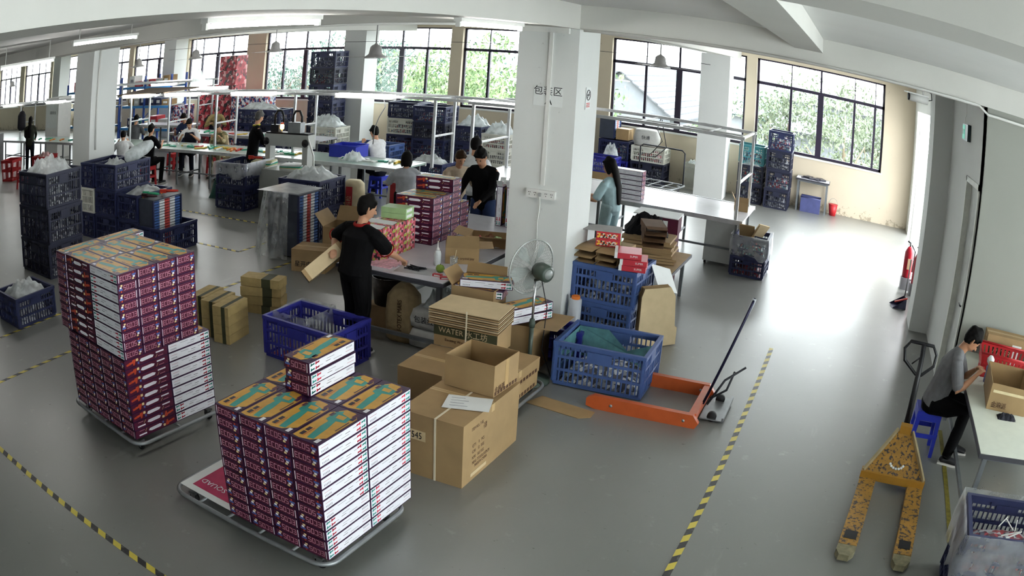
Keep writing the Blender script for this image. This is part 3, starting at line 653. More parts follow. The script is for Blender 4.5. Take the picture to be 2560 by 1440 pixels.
# --- near crates round the column
crate(-2.06, 7.09, .01, 'large blue crate standing on the orange lift truck', .88, .67, .42, 'blue', .03, fill='dark', top=.5, flabel='dark small parts in the large blue crate on the orange truck')
z = stack(-2.49, 8.42, [.4, .4], 'under the flattened grey cartons right of the column', .72, .68, 'blue', -.06, fill=['dark', 'dark'])
crate(-4.64, 6.03, 0, 'violet crate lined with clear film behind the front boxes', .92, .62, .42, 'violet', -.04, fill='red', top=.3, flabel='dark red bags at the bottom of the violet crate')
def liner(x, y, w, d, z0, z1, label, rz=0, seed=0, fl_=.0):
    t = thing('plastic_liner', label, 'film', (x, y, 0), rz); b = MB()
    skirt(b, [(-w/2, -d/2), (w/2, -d/2), (w/2, d/2), (-w/2, d/2)], z0, z1, fl_, 9, seed).obj('skirt', FILM, t); return t
liner(-4.85, 6.12, .44, .5, .1, .44, 'clear film lining the left corner of the violet crate', 0, 8, .06)
b = MB(); b.add([(-.42, -.3, .06), (-.42, .3, .06), (-.4, .3, .36), (-.4, -.3, .34)], [(0, 1, 2, 3)]); b.add([(-.4, .28, .06), (.4, .28, .06), (.4, .26, .33), (.1, .27, .2), (-.1, .26, .38), (-.4, .28, .36)], [(0, 1, 2, 3, 4, 5)]); b.obj('card_lining', [mat('teal_card', '#5f9296', .6, var=.3)], None, (-2.06, 7.09, .03))
tag(bpy.data.objects['card_lining'], 'pale teal card sheets lining the large blue crate', 'card sheet')
# crates with cartons beside the far bench
stack(-1.42, 12.05, [.3, .3], 'at the end of the packing bench', .56, .62, 'navy', 0, ['red', 'teal']); liner(-1.42, 12.05, .6, .66, .32, .62, 'clear film hanging over the crates at the end of the packing bench', 0, 21, .05)
# far right wall stacks
for i in range(3): crate(-2.35, 18.5, i*.44, ['bottom', 'middle', 'top teal'][i]+' crate of the pile left of the tall far stack', .62, .55, .44, ['black', 'black', 'teal'][i], fill=['dark', 'teal', 'mixed'][i])
bag(-2.35, 18.45, .86, .5, .5, .2, 'white bag squeezed between crates by the right windows', 0, 31)
stack(-1.68, 18.4, [.44, .44, .44, .44], 'tallest one under the right window', .6, .6, ['black', 'black', 'black', 'navy'], 0, ['dark', 'mixed', 'dark', 'mixed'])
# ================================================================ PRINTED TOY BOXES AND THEIR TROLLEYS
BP = dict(purple=mat('print_purple', '#371a3f', .35, var=.1), maroon=mat('print_maroon', '#511a33', .35, var=.15), white=mat('print_white', '#e4e4ea', .4, var=.02), yellow=mat('print_yellow', '#c8973a', .4, var=.12, scale=14), teal=mat('print_teal', '#2f8f86', .4, var=.15),
          red=mat('print_red', '#c0243f', .4, var=.1), dark=mat('print_dark', '#2a1c2e', .4, var=.1), orange=mat('print_orange', '#b8452a', .4, var=.3, scale=40), grey=mat('print_grey', '#8e8e98', .5, var=.1), pink=mat('print_pink', '#c58a9a', .45, var=.15),
          blue=mat('print_blue', '#4a63a8', .4, var=.2), cream=mat('print_cream', '#dcc78e', .45, var=.1))
BK = list(BP); BM = [BP[k] for k in BK]; BI = {k: i for i, k in enumerate(BK)}
def gun_poly(s=1.0, ox=0, oy=0, fl=1):
    P = [(-.5, .02), (-.1, .1), (.1, .1), (.14, .2), (.42, .22), (.5, .1), (.42, .06), (.36, -.2), (.2, -.22), (.16, -.02), (-.1, -.08), (-.48, -.12)]
    return [(ox+fl*x*s, oy+y*s) for x, y in P]
def toybox_mesh(L=.49, D=.21, H=.075, g=.003):
    mb = MB(); a, b = L/2-g/2, D/2-g/2; h = H-g/2; e = .0007
    mb.box((-a, -b, 0), (a, b, h), BI['purple'])
    F = {'A': lambda u, v, o: (u, -b-o, v), 'B': lambda u, v, o: (-u, b+o, v), 'P': lambda u, v, o: (a+o, u, v), 'N': lambda u, v, o: (-a-o, -u, v), 'T': lambda u, v, o: (u, v, h+o), 'U': lambda u, v, o: (u, -v, -o)}
    def pl(f, pts, m, lv=1):
        mb.poly([F[f](u, v, e*lv) for u, v in pts], BI[m])
    def rc(f, u0, v0, u1, v1, m, lv=1): pl(f, [(u0, v0), (u1, v0), (u1, v1), (u0, v1)], m, lv)
    # long side A: white panel, four small gun icons, lines of print
    rc('A', -a+.006, .006, a-.006, h-.006, 'white')
    for i, (u, c) in enumerate(((a-.035, 'teal'), (a-.085, 'red'))):
        for v in (.018, .05): pl('A', gun_poly(.046, u, v), c, 2); rc('A', u-.02, v-.003, u+.016, v+.006, c, 2)
    for u, w, v, c in ((-.1, .09, .05, 'grey'), (.02, .05, .04, 'dark'), (-.02, .08, .024, 'grey'), (.1, .04, .046, 'grey')): rc('A', u, v, u+w, v+.003, c, 2)
    for k in range(5): rc('A', -a+.03+.014*k, .016, -a+.037+.014*k, .028, 'grey', 2)
    rc('A', -a+.025, .045, -a+.1, .048, 'pink', 2)
    # long side B: dark maroon with white capsule window and orange picture
    rc('B', -a+.004, .004, a-.004, h-.004, 'maroon')
    cp = [(-.075, .03), (-.06, .048), (.05, .05), (.085, .04), (.07, .024), (-.05, .02)]; pl('B', cp, 'white', 2)
    pl('B', gun_poly(.11, -.17, .036), 'orange', 2); rc('B', .11, .044, .2, .056, 'white', 2); rc('B', .13, .014, .19, .018, 'pink', 2)
    pl('B', [(.1, .01), (.104, .01), (.125, .034), (.12, .034)], 'cream', 2); rc('B', -.115, .04, -.09, .06, 'cream', 2); rc('B', -.1, .012, -.082, .03, 'blue', 2)
    # ends: outlined letters and a picture strip
    for f in 'PN':
        rc(f, -b+.004, .004, b-.004, h-.004, 'maroon')
        rc(f, -b+.012, .008, -b+.018, h-.008, 'white', 2)
        for k, c in enumerate(('cream', 'white', 'blue', 'orange')): rc(f, b-.05+.009*(k % 2), .008+.015*k, b-.03+.01*(k % 3), .021+.015*k, c, 2)
        for k in range(4):
            u = -b+.028+.031*k
            seg = dict(b=(u, .016, u+.024, .0205), t=(u, .0505, u+.024, .055), l=(u, .016, u+.0045, .055), r=(u+.0195, .016, u+.024, .055), m=(u, .0335, u+.022, .0375), p=(u, .0335, u+.0045, .055), q=(u+.0195, .016, u+.024, .0375))
            for c_ in ('btlm', 'btl', 'btlr', 'btmpq')[k]: rc(f, *seg[c_], 'pink', 2)
    # top and bottom: yellow field, teal gun, small insets
    for f in 'TU':
        pl(f, [(-a+.1, -b+.012), (a-.08, -b+.012), (a-.02, -b+.06), (a-.012, b-.075), (a-.1, b-.01), (-a+.02, b-.01), (-a+.012, b-.06), (-a+.03, -b+.08)], 'yellow')
        pl(f, [(u*1.35, v) for u, v in gun_poly(.3, .0, .0)], 'teal', 2); pl(f, [(.1, .02), (.145, .03), (.15, -.03), (.1, -.035)], 'yellow', 3)
        for u, v, c in ((-.17, .06, 'dark'), (-.11, .062, 'dark'), (.15, -.07, 'purple'), (.19, -.06, 'maroon'), (-.2, -.07, 'white'), (.13, .065, 'maroon'), (.19, .07, 'purple')): rc(f, u-.024, v-.014, u+.024, v+.012, c, 2)
        rc(f, -.2, .035, -.08, .04, 'orange', 2); rc(f, -.04, -.082, .1, -.074, 'purple', 2)
    return mb.mesh('toy_box', BM)
TB = toybox_mesh()
TBH = .075
def toybox(x, y, z, rz, label, group, flip=False):
    o = link('toy_box', TB, None, (x, y, z+(TBH-.0008 if flip else .0008)), 0); o.rotation_euler = (0, PI if flip else 0, rz)
    return tag(o, label, 'box', group)
ORD = ['first', 'second', 'third', 'fourth', 'fifth', 'sixth', 'seventh', 'eighth', 'ninth', 'tenth', 'eleventh', 'twelfth']
def turn(ox, oy, rz, x, y): c, s = math.cos(rz), math.sin(rz); return ox+c*x-s*y, oy+s*x+c*y
STEEL = mat('trolley_steel', '#8f9294', .4, .6); RUB = mat('rubber_black', '#1c1c1e', .7)
def trolley(cx, cy, w, d, rz, label, z=.13, handle=None):
    """flat tube-frame trolley with rounded corners, cross tubes and castors"""
    t = thing('trolley', label, 'trolley', (cx, cy, 0), rz, 'flat tube trolleys'); r = .12; P = []
    for sx, sy, a0 in ((1, 1, 0), (-1, 1, PI/2), (-1, -1, PI), (1, -1, 1.5*PI)):
        for k in range(6): a = a0+k*PI/10; P.append((sx*(w/2-r)+r*math.cos(a), sy*(d/2-r)+r*math.sin(a), z-.017))
    MB().tube(P, .017, 8, closed=True).obj('frame_tube', STEEL, t)
    n = max(3, round(w/.28))
    for k in range(1, n): x = -w/2+w*k/n; MB().tube([(x, -d/2, z-.017), (x, d/2, z-.017)], .011, 6).obj('cross_tube', STEEL, t)
    MB().tube([(-w/2, 0, z-.03), (w/2, 0, z-.03)], .011, 6).obj('cross_tube', STEEL, t)
    for sx in (-1, 1):
        for sy in (-1, 1):
            x, y = sx*(w/2-.13), sy*(d/2-.11)
            f = MB(); f.box((x-.03, y-.03, z-.05), (x+.03, y+.03, z-.034)); f.box((x-.02, y-.024, .03), (x+.02, y-.019, z-.05)); f.box((x-.02, y+.019, .03), (x+.02, y+.024, z-.05)); fo = f.obj('castor_fork', STEEL, t)
            MB().lathe([(.042, -.014), (.045, -.008), (.045, .008), (.042, .014)], (x, y, .045), 16, axis=(0, 1, 0)).obj('wheel', RUB, fo)
    if handle: handle(t, w, d, z)
    return t
# ---- front trolley: four rows by two, eleven layers
T1 = (-2.44, 3.14, -.02)      # near right corner of the block, turn
trolley(-3.13, 3.575, 1.44, .96, -.02, 'flat steel trolley under the front block of printed boxes')
g1 = 'printed toy boxes on the front trolley'; COLW = ['leftmost', 'second', 'third', 'rightmost']; z0 = .132
for k in range(11):
    for i in range(4):
        for j in range(2):
            if j == 1 and i in (1, 2) and k < 10: continue
            x, y = turn(T1[0], T1[1], T1[2], -(3-i+.5)*.2125-.001, (j+.5)*.492)
            lab = '%s box from the top, %s column, %s row of front trolley' % (ORD[10-k], COLW[i], 'near' if j == 0 else 'back')
            toybox(x, y, z0+k*TBH, PI/2+T1[2], lab, g1, k < 4)
for k in range(3): toybox(-2.95+.01*(k % 2), 3.87, z0+11*TBH+k*TBH, PI/2-.02, ['bottom', 'middle', 'top'][k]+' box of the three stacked on top of the front block', g1, True)
# printed board lying on the trolley
t = thing('printed_card', 'white card with magenta print lying on the front trolley', 'card sheet', (-3.56, 3.5, .1315), -.02)
MB().box((-.27, -.32, 0), (.3, .36, .004)).obj('sheet', PAPER, t); MB().box((-.19, -.26, .004), (.28, .3, .005)).obj('print', mat('magenta_print', '#b02a55', .5, var=.15), t)
text('lettering', 'AIR SQUAD', .075, BP['white'], t, (.02, -.16, .006), (0, 0, PI))
# ---- left trolley: lower block 5 x 2 x 9, upper block turned
T2 = (-4.6, 3.38, -.085); g2 = 'printed toy boxes on the left trolley'
cx, cy = turn(*T2, -.53, .5); trolley(cx, cy, 1.2, 1.06, T2[2], 'flat steel trolley under the left tall block of boxes')
C5 = ['leftmost', 'second', 'middle', 'fourth', 'rightmost']
for k in range(9):
    for i in range(5):
        for j in range(2):
            if j == 1 and i in (1, 2, 3): continue
            x, y = turn(*T2, -(4-i+.5)*.2125-.002, (j+.5)*.492)
            toybox(x, y, z0+k*TBH, (PI/2 if j else -PI/2)+T2[2], '%s layer from the floor, %s column, %s row of left trolley lower block' % (ORD[k], C5[i], 'near' if j == 0 else 'back'), g2, k < 2)
zu = z0+9*TBH
for k in range(9):
    for j in range(4):
        for i in range(2):
            if i == 1 and j in (1, 2) and k < 8: continue
            x, y = turn(*T2, -(i+.5)*.492, .1+(j+.5)*.2125-.09)
            toybox(x, y, zu+k*TBH, (0 if i == 0 else PI)+T2[2], '%s layer, %s row from the near edge, %s half of left upper block' % (ORD[k], ORD[j], 'right' if i == 0 else 'middle'), g2, 2 < k < 8 and j == 0)
    for j in range(2):
        x, y = turn(*T2, -.984-.106, (j+.5)*.492)
        toybox(x, y, zu+k*TBH, PI/2+T2[2], '%s layer of the turned boxes at left end of left upper block, %s one' % (ORD[k], 'near' if j == 0 else 'far'), g2)
# ================================================================ CARTONS
KR = mat('kraft_card', '#9c815b', .75, var=.1, scale=5, bump=.03); KRD = mat('kraft_dark_inside', '#82694a', .8, var=.1); KRP = mat('pale_kraft', '#c2ae8a', .75, var=.07); KTAPE = mat('tan_packing_tape', '#b79a6c', .3, var=.05); DKP = mat('dark_green_print', '#3d3f2a', .7, var=.15); BRP = mat('brown_print', '#4a2f1c', .7, var=.1); STRAP = mat('white_strap', '#d8cdb4', .4, var=.05)
def carton(x, y, z, w, d, h, label, rz=0, opened=False, group='brown cartons', m=KR, flaps=(60, 60, 60, 60), tape_=True, name='carton', cat='carton'):
    t = thing(name, label, cat, (x, y, z), rz, group); th = .005
    if not opened:
        MB().box((-w/2, -d/2, .0005), (w/2, d/2, h)).obj('body', m, t)
        if tape_: MB().box((-w/2-.0006, -.025, h-.06), (w/2+.0006, .025, h+.0006)).obj('sealing_tape', KTAPE, t)
        MB().box((-w/2, -.0015, h), (w/2, .0015, h+.0009)).obj('flap_seam', KRD, t)
        return t
    b = MB(); b.box((-w/2, -d/2, .0005), (w/2, d/2, th)); b.box((-w/2, -d/2, th), (w/2, -d/2+th, h)); b.box((-w/2, d/2-th, th), (w/2, d/2, h)); b.box((-w/2, -d/2+th, th), (-w/2+th, d/2-th, h)); b.box((w/2-th, -d/2+th, th), (w/2, d/2-th, h))
    b.obj('body', m, t)
    fl = min(w, d)*.48
    for (ax, s, ln, ang) in (('y', -1, w, flaps[0]), ('y', 1, w, flaps[1]), ('x', -1, d, flaps[2]), ('x', 1, d, flaps[3])):
        if ang is None: continue
        A = math.radians(ang); f = MB(); o = math.sin(A)*fl; u = math.cos(A)*fl
        if ax == 'y': v = [(-ln/2, s*d/2, h), (ln/2, s*d/2, h), (ln/2-.01, s*(d/2+o), h+u), (-ln/2+.01, s*(d/2+o), h+u)]
        else: v = [(s*w/2, -ln/2, h), (s*w/2, ln/2, h), (s*(w/2+o), ln/2-.01, h+u), (s*(w/2+o), -ln/2+.01, h+u)]
        n = (Vector(v[1])-Vector(v[0])).cross(Vector(v[2])-Vector(v[0])).normalized()*.004
        v2 = [tuple(Vector(p)+n) for p in v]
        f.add(v+v2, [(0, 1, 2, 3), (7, 6, 5, 4), (0, 4, 5, 1), (1, 5, 6, 2), (2, 6, 7, 3), (3, 7, 4, 0)]); f.obj('flap', m, t)
    return t
FR = (PI/2, 0, 0); RT = (PI/2, 0, PI/2)   # lettering on the -y face / on the +x face
# numbered carton in front
t = carton(-2.55, 5.08, 0, .52, .92, .51, 'big brown carton with a number sticker and a paper on top, right of front trolley', -.01, m=KR)
MB().box((-.21, -.463, .3), (-.04, -.4605, .38)).obj('sticker', mat('beige_sticker', '#c9b48c', .6), t); text('lettering', '1545', .075, INK, t, (-.125, -.465, .338), FR, sx=.8)
b = MB(); b.box((.03, -.464, 0), (.045, -.46, .513)); b.box((.03, -.464, .511), (.045, .46, .514)); b.obj('strap', STRAP, t)
for i, (s_, v, yy) in enumerate((('ITEM NO.: T-05', .43, -.22), ('T-08', .40, -.1), ('T-09', .375, -.1), ('QTY:     8    PCS', .29, -.2), ('G.W:    12   KGS', .24, -.2), ('N.W:   10.5 KGS', .19, -.2), ('MEAS: 77.5X50.5X59CM', .145, -.15), ('MADE IN CHINA', .11, -.15))):
    text('lettering', s_, .036, BRP, t, (.2605, yy-.02, v), RT, sx=.75)
MB().box((.26, -.33, .035), (.2625, -.08, .065)).obj('sticker', KRP, t)
tag(MB().add([(-.17, -.11, 0), (.17, -.12, .001), (.18, .11, 0), (-.15, .12, .002), (-.17, -.11, .0012), (.17, -.12, .0022), (.18, .11, .0012), (-.15, .12, .0032)], [(3, 2, 1, 0), (4, 5, 6, 7), (0, 1, 5, 4), (1, 2, 6, 5), (2, 3, 7, 6), (3, 0, 4, 7)]).obj('paper_sheet', PAPER, None, (-2.45, 4.97, .5155), .35), 'white printed sheet lying on the numbered brown carton', 'paper')
p_ = bpy.data.objects['paper_sheet']
for k in range(4): MB().box((-.12, .07-.045*k, .003), (-.12+.1+.03*(k % 2), .074-.045*k, .0042)).obj('print_line', BP['grey'], p_)
def stripes(t, z, ln, fx, ymid, n=9, h_=.035):
    """dark pictogram band on the +x face"""
    for k in range(n): MB().box((fx, ymid-ln/2+ln*k/n+.006, z), (fx+.0012, ymid-ln/2+ln*(k+.78)/n, z+h_)).obj('print_block', BRP, t)
# open carton standing on it
t = carton(-2.53, 5.36, .515, .42, .38, .25, 'open empty brown carton standing on the numbered carton', -.06, True, flaps=(None, None, None, None))
for (a, b_) in (((-.21, .19, .25), (-.3, .13, .33)), ((.21, .19, .25), (.21, .26, .36))): pass
text('lettering', '\u91d1\u9ebb\u6d3e', .05, BRP, t, (.2115, -.1, .05), RT); stripes(t, .008, .36, .2105, 0, 8, .028); MB().box((.2105, -.02, .03), (.2115, .03, .25)).obj('sealing_tape', KTAPE, t)
# low cartons on the second flat trolley, and that trolley
trolley(-2.9, 5.98, .86, 1.2, -.02, 'flat steel trolley under the cartons behind the numbered one', .1)
t = carton(-2.72, 6.06, .102, .42, .78, .13, 'low brown carton with pictogram band, lower of two beside the fan', -.02); stripes(t, .01, .7, .2105, 0, 12, .03); text('lettering', '\u91d1\u9ebb\u6d3e', .05, BRP, t, (.2115, -.27, .085), RT)
t = carton(-2.72, 6.08, .234, .42, .78, .13, 'low brown carton with pictogram band, upper of two beside the fan', -.03); stripes(t, .01, .7, .2105, 0, 12, .03); text('lettering', '\u91d1\u9ebb\u6d3e', .05, BRP, t, (.2115, -.27, .085), RT)
carton(-3.2, 5.87, .102, .42, .6, .28, 'brown carton with dented corner left of the flattened carton bundle', .02); 
# bundle of flattened cartons standing on edge behind
t = thing('carton_bundle', 'strapped bundle of flattened water-gun cartons', 'carton bundle', (-3.1, 6.32, .384), .04); n = 8
bx = MB()
MB().box((-.3, -.14, .0), (.3, .18, .21)).obj('front_panel', KR, t); MB().box((-.302, -.1425, .1), (.302, -.1395, .2)).obj('dark_band', DKP, t)
text('lettering', 'WATER \u6c34\u5de5\u574a', .07, KRP, t, (-.02, -.145, .15), FR); text('lettering', 'Exciting Water Gun', .035, BRP, t, (-.05, -.144, .065), FR)
for k in range(n):
    z = .212+k*.02
    MB().add([(-.33, -.2, z), (.33, -.2, z+.004), (.31, .2, z+.012), (-.31, .2, z+.008), (-.33, -.2, z+.008), (.33, -.2, z+.012), (.31, .2, z+.02), (-.31, .2, z+.016)], [(3, 2, 1, 0), (4, 5, 6, 7), (0, 1, 5, 4), (1, 2, 6, 5), (2, 3, 7, 6), (3, 0, 4, 7)]).obj('flat_carton', KRP if k % 2 else KR, t)
for x in (0.03,): MB().box((x, -.205, 0), (x+.012, -.2, .38)).obj('strap', STRAP, t)
# carton with flaps carrying printed boxes under the fan
t = carton(-3.03, 7.0, 0, .62, .5, .5, 'tall brown carton with open flap beside the fan pole', .02, True, flaps=(None, None, None, 88)); 
carton(-3.3, 6.84, .505, .42, .32, .28, 'open brown carton full of printed packs against the table corner', .05, True, flaps=(None, 8, 40, None))
for k, (x, y, a) in enumerate(((-3.3, 6.82, .2), (-3.25, 6.86, .35))): toybox(x+.02, y, .7+.08*k, a, ['lower', 'upper'][k]+' printed box tucked into the open carton at the table corner', 'printed boxes by the fan')
for k in range(2): toybox(-2.86, 6.93+.01*k, .51+.076*k, PI/2-.5+.08*k, ['lower', 'upper'][k]+' printed toy box lying on the tall carton beside the fan pole', 'printed boxes by the fan')
# small cartons stacked on the floor behind the left trolley
SB = mat('small_carton_kraft', '#a58f5e', .75, var=.15, scale=12)
def smallbox(x, y, z, w, d, h, rz, label): 
    t = thing('small_carton', label, 'carton', (x, y, z), rz, 'small printed cartons on the floor'); MB().box((-w/2, -d/2, .0005), (w/2, d/2, h)).obj('body', SB, t); MB().box((w*.05, -d/2-.0008, -.0), (w*.28, d/2+.0008, h+.0008)).obj('dark_band', DKP, t)
for k in range(4):
    for i in range(3): smallbox(-6.2+.24*i, 5.98-.05*i, k*.1, .22, .4, .098, .15, '%s layer, %s small carton of the block behind the left trolley' % (ORD[k], ['left', 'middle', 'right'][i]))
for k in range(4): smallbox(-5.98+.01*(k % 2), 6.75, k*.105, .52, .22, .1, .25+.08*(k % 3), '%s small carton from the floor in the skewed stack near the violet crate' % ORD[k])
# cartons behind the man, one open
t = carton(-6.55, 8.48, 0, .5, .4, .3, 'brown carton with Chinese lettering on the floor by the draped sheet', .28); text('lettering', '\u661f\u5f00\u7535\u5b50', .085, INK, t, (-.03, -.203, .1), FR)
carton(-6.42, 9.05, 0, .5, .45, .5, 'tall brown carton behind the one with Chinese lettering', .2, True, flaps=(None, 30, 40, None))
# flattened cartons leaning on the blue stack, flat one on floor
for k in range(4):
    o = MB(); P = [(-.24, 0), (.24, 0), (.26, .18), (.23, .2), (.24, .52), (.18, .62), (-.16, .62), (-.2, .54), (-.24, .2)]
    o.prism(P, 0, .008); ob = o.obj('flat_carton', KRP if k == 3 else KR, None, (-1.93+.02*k, 8.33-.03*k, .005)); ob.rotation_euler = (math.radians(79), 0, .85); tag(ob, ['hindmost', 'second', 'third', 'frontmost pale'][k]+' flattened carton leaning on the blue crate stack', 'flat carton', 'flattened cartons leaning by the column')
tag(MB().prism([(-.3, -.1), (.22, -.1), (.3, -.02), (.28, .1), (-.26, .11)], 0, .005).obj('flat_carton', KR, None, (-2.2, 6.3, .003), -.15), 'flattened carton lying on the floor by the orange truck', 'flat carton')
b = MB(); b.add([(-.2, -.15, 0), (.2, -.15, 0), (.2, .15, 0), (-.2, .15, 0), (-.2, -.15, .003), (.2, -.15, .003), (.2, .15, .003), (-.2, .15, .003)], [(3, 2, 1, 0), (4, 5, 6, 7), (0, 1, 5, 4), (1, 2, 6, 5), (2, 3, 7, 6), (3, 0, 4, 7)]); o = b.obj('printed_card', PAPER, None, (-1.98, 8.7, .62)); o.rotation_euler = (.9, .3, 1.2); tag(o, 'white printed card leaning behind the flattened cartons', 'card sheet')
# open tray cartons lying on the blue stack
def sleeve(x, y, z, w, d, h, rz, label, m=KR, tilt=0):
    t = thing('carton_sleeve', label, 'carton', (x, y, z), rz, 'open carton sleeves'); b = MB(); k = .004
    b.box((-w/2, -d/2, 0), (w/2, d/2, k)); b.box((-w/2, -d/2, h-k), (w/2, d/2, h)); b.box((-w/2, -d/2, k), (-w/2+k, d/2, h-k)); b.box((w/2-k, -d/2, k), (w/2, d/2, h-k)); b.obj('body', m, t)
    for z1, s in ((0, -1), (h-k, 1)): MB().add([(-w/2, -d/2, z1), (w/2, -d/2, z1), (w/2-.01, -d/2-.09, z1-.012), (-w/2+.01, -d/2-.09, z1-.012), (-w/2, -d/2, z1+k), (w/2, -d/2, z1+k), (w/2-.01, -d/2-.09, z1-.012+k), (-w/2+.01, -d/2-.09, z1-.012+k)], [(3, 2, 1, 0), (4, 5, 6, 7), (0, 4, 7, 3), (1, 2, 6, 5), (2, 3, 7, 6)]).obj('flap', m, t)
    return t
zb = .803
for k in range(2):
    for i in range(2): sleeve(-2.72+.24*i, 8.45, zb+k*.075, .23, .5, .07, -.1, '%s %s brown sleeve carton on the blue crates' % (['lower', 'upper'][k], ['left', 'right'][i]))
REDB = mat('red_card', '#b8303c', .4, var=.1); 
for k in range(3):
    t = thing('red_box', ['bottom', 'middle', 'top'][k]+' flat red box with white end on the blue crates', 'box', (-2.27+(.05 if k < 2 else -.02), 8.22, zb+.004+k*.062), .18+.05*k, 'flat red boxes'); MB().box((-.14, -.15, 0), (.14, .15, .058)).obj('body', REDB, t); MB().box((-.1415, -.152, .0), (-.11, .152, .0585)).obj('white_end', PAPER, t); text('lettering', 'SUPER', .03, PAPER, t, (.06, -.1515, .03), FR)
for k, (c, lab) in enumerate(((mat('green_card', '#4d8a45', .5, var=.2), 'red and green box'), (REDB, 'red box with open flap'))):
    t = thing('toy_carton', lab+' on top of the brown sleeves beside the column', 'box', (-2.6, 8.5, zb+.15+.08*k), .25, 'boxes on the sleeves'); MB().box((-.13, -.16, 0), (.13, .16, .078)).obj('body', REDB, t); MB().box((.1302, -.15, .006), (.1312, .15, .072)).obj('side_print', c if k == 0 else PAPER, t); MB().box((-.12, -.1612, .01), (.1, -.1602, .06)).obj('end_print', partsmat('cartoon_print', ['#c23a30', '#e0b23a', '#2a2226', '#cfcac0'], 60), t)
    if k: MB().add([(-.13, -.16, .079), (.13, -.16, .079), (.13, .16, .081), (-.13, .16, .081), (-.28, -.12, .07), (-.28, .14, .07)], [(0, 1, 2, 3), (4, 0, 3, 5)]).obj('lid_flap', mat('grey_card', '#8a8583', .6), t)
# ================================================================ PACKING TABLE BY THE COLUMN
TOPW = mat('worn_white_laminate', '#c9c9d0', .35, var=.05); LEGM = mat('bench_leg_grey', '#6f7376', .5, .3); GREYP = mat('pale_grey_paint', '#b9bbb8', .5, var=.05); ALU = mat('aluminium_profile', '#c9cbcc', .35, .5)
def table(x0, y0, x1, y1, z, label, th=.03, leg=.045, top=TOPW, shelf=None, name='work_table', inset=.08):
    cx, cy = (x0+x1)/2, (y0+y1)/2; w, d = x1-x0, y1-y0; t = thing(name, label, 'table', (cx, cy, 0))
    MB().box((-w/2, -d/2, z-th), (w/2, d/2, z)).obj('tabletop', top, t)
    e = MB(); q = .012
    e.box((-w/2-q, -d/2-q, z-th-.01), (w/2+q, -d/2, z-.004)); e.box((-w/2-q, d/2, z-th-.01), (w/2+q, d/2+q, z-.004)); e.box((-w/2-q, -d/2, z-th-.01), (-w/2, d/2, z-.004)); e.box((w/2, -d/2, z-th-.01), (w/2+q, d/2, z-.004)); e.obj('edge_band', mat('dark_edge', '#3a3a40', .5), t)
    a = MB()
    for sy in (-1, 1): a.bar((-w/2+inset, sy*(d/2-inset), z-th-.03), (w/2-inset, sy*(d/2-inset), z-th-.03), .03, .04)
    for sx in (-1, 1): a.bar((sx*(w/2-inset), -d/2+inset, z-th-.03), (sx*(w/2-inset), d/2-inset, z-th-.03), .03, .04)
    a.obj('apron', LEGM, t)
    for sx in (-1, 1):
        for sy in (-1, 1): MB().bar((sx*(w/2-inset), sy*(d/2-inset), 0), (sx*(w/2-inset), sy*(d/2-inset), z-th-.01), leg).obj('leg', LEGM, t)
    if shelf:
        for sy in (-1, 1): MB().bar((-w/2+inset, sy*(d/2-inset), shelf), (w/2-inset, sy*(d/2-inset), shelf), .035, .035).obj('rail', LEGM, t)
        for sx in (-1, 1): MB().bar((sx*(w/2-inset), -d/2+inset, shelf), (sx*(w/2-inset), d/2-inset, shelf), .035, .035).obj('rail', LEGM, t)
    return t
table(-4.86, 6.72, -3.62, 9.62, .76, 'white-topped packing table beside the large column', shelf=.12)
# printed boxes on it
g3 = 'printed toy boxes on the packing table'
for c, n in enumerate((7, 7, 9, 5)):
    for k in range(n):
        toybox(-4.65, 7.98+.215*c+(.006 if k % 2 else 0), .7605+k*TBH, PI, '%s box from the table top, %s pile from the front on packing table' % (ORD[k], ORD[c]), g3)
for k in range(6): toybox(-4.3+(.003 if k % 2 else 0), 8.65, .7605+k*TBH, PI/2 if 0 else PI, '%s box from the table top in the low pile beside the main pile' % ORD[k], g3) if 0 else None
for k in range(5):   # opened boxes standing on end
    o = link('toy_box', TB, None, (-4.28+.12*(k % 3)-.1*(k//3), 9.3+.16*(k//3), .761+.246)); o.rotation_euler = (0, PI/2, .1+.05*k); tag(o, '%s opened box standing on end at the back of the packing table' % ORD[k], 'box', 'boxes standing on end')
    f = MB()
    for s in (-1, 1): f.add([(-.246, s*.1, .0), (-.246, s*.1, .07), (-.29, s*.14, .07), (-.29, s*.14, 0)], [(0, 1, 2, 3)])
    f.each('flap', PAPER, o)
FRUIT = partsmat('fruit_print', ['#b8344a', '#d9788a', '#2a1d24', '#a9b04a', '#c04a5a', '#e0b0b0'], 34); GRC = mat('pale_green_card', '#9fc08a', .5, var=.1)
for r in range(4):
    for c in range(3):
        t = thing('fruit_box', '%s row up, %s fruit-printed pack in front of the toy boxes' % (ORD[r], ['near', 'middle', 'far'][c]), 'box', (-4.68, 7.1+.235*c, .761+r*.085), 0, 'fruit-printed packs'); MB().box((-.17, -.115, 0), (.17, .115, .083)).obj('body', FRUIT, t)
        if r == 3 and c < 2: MB().add([(-.17, -.115, .0835), (.17, -.115, .0835), (.19, -.05, .11), (-.15, -.05, .11)], [(0, 1, 2, 3)]).obj('lid_flap', PAPER, t)
for k in range(2):
    t = thing('green_box', ['lower', 'upper'][k]+' pale green box on the fruit-printed packs', 'box', (-4.68, 7.58, 1.102+k*.06), .1, 'pale green boxes'); MB().box((-.15, -.1, 0), (.15, .1, .058)).obj('body', GRC, t); MB().box((.1502, -.08, .015), (.151, .05, .045)).obj('label', PAPER, t)
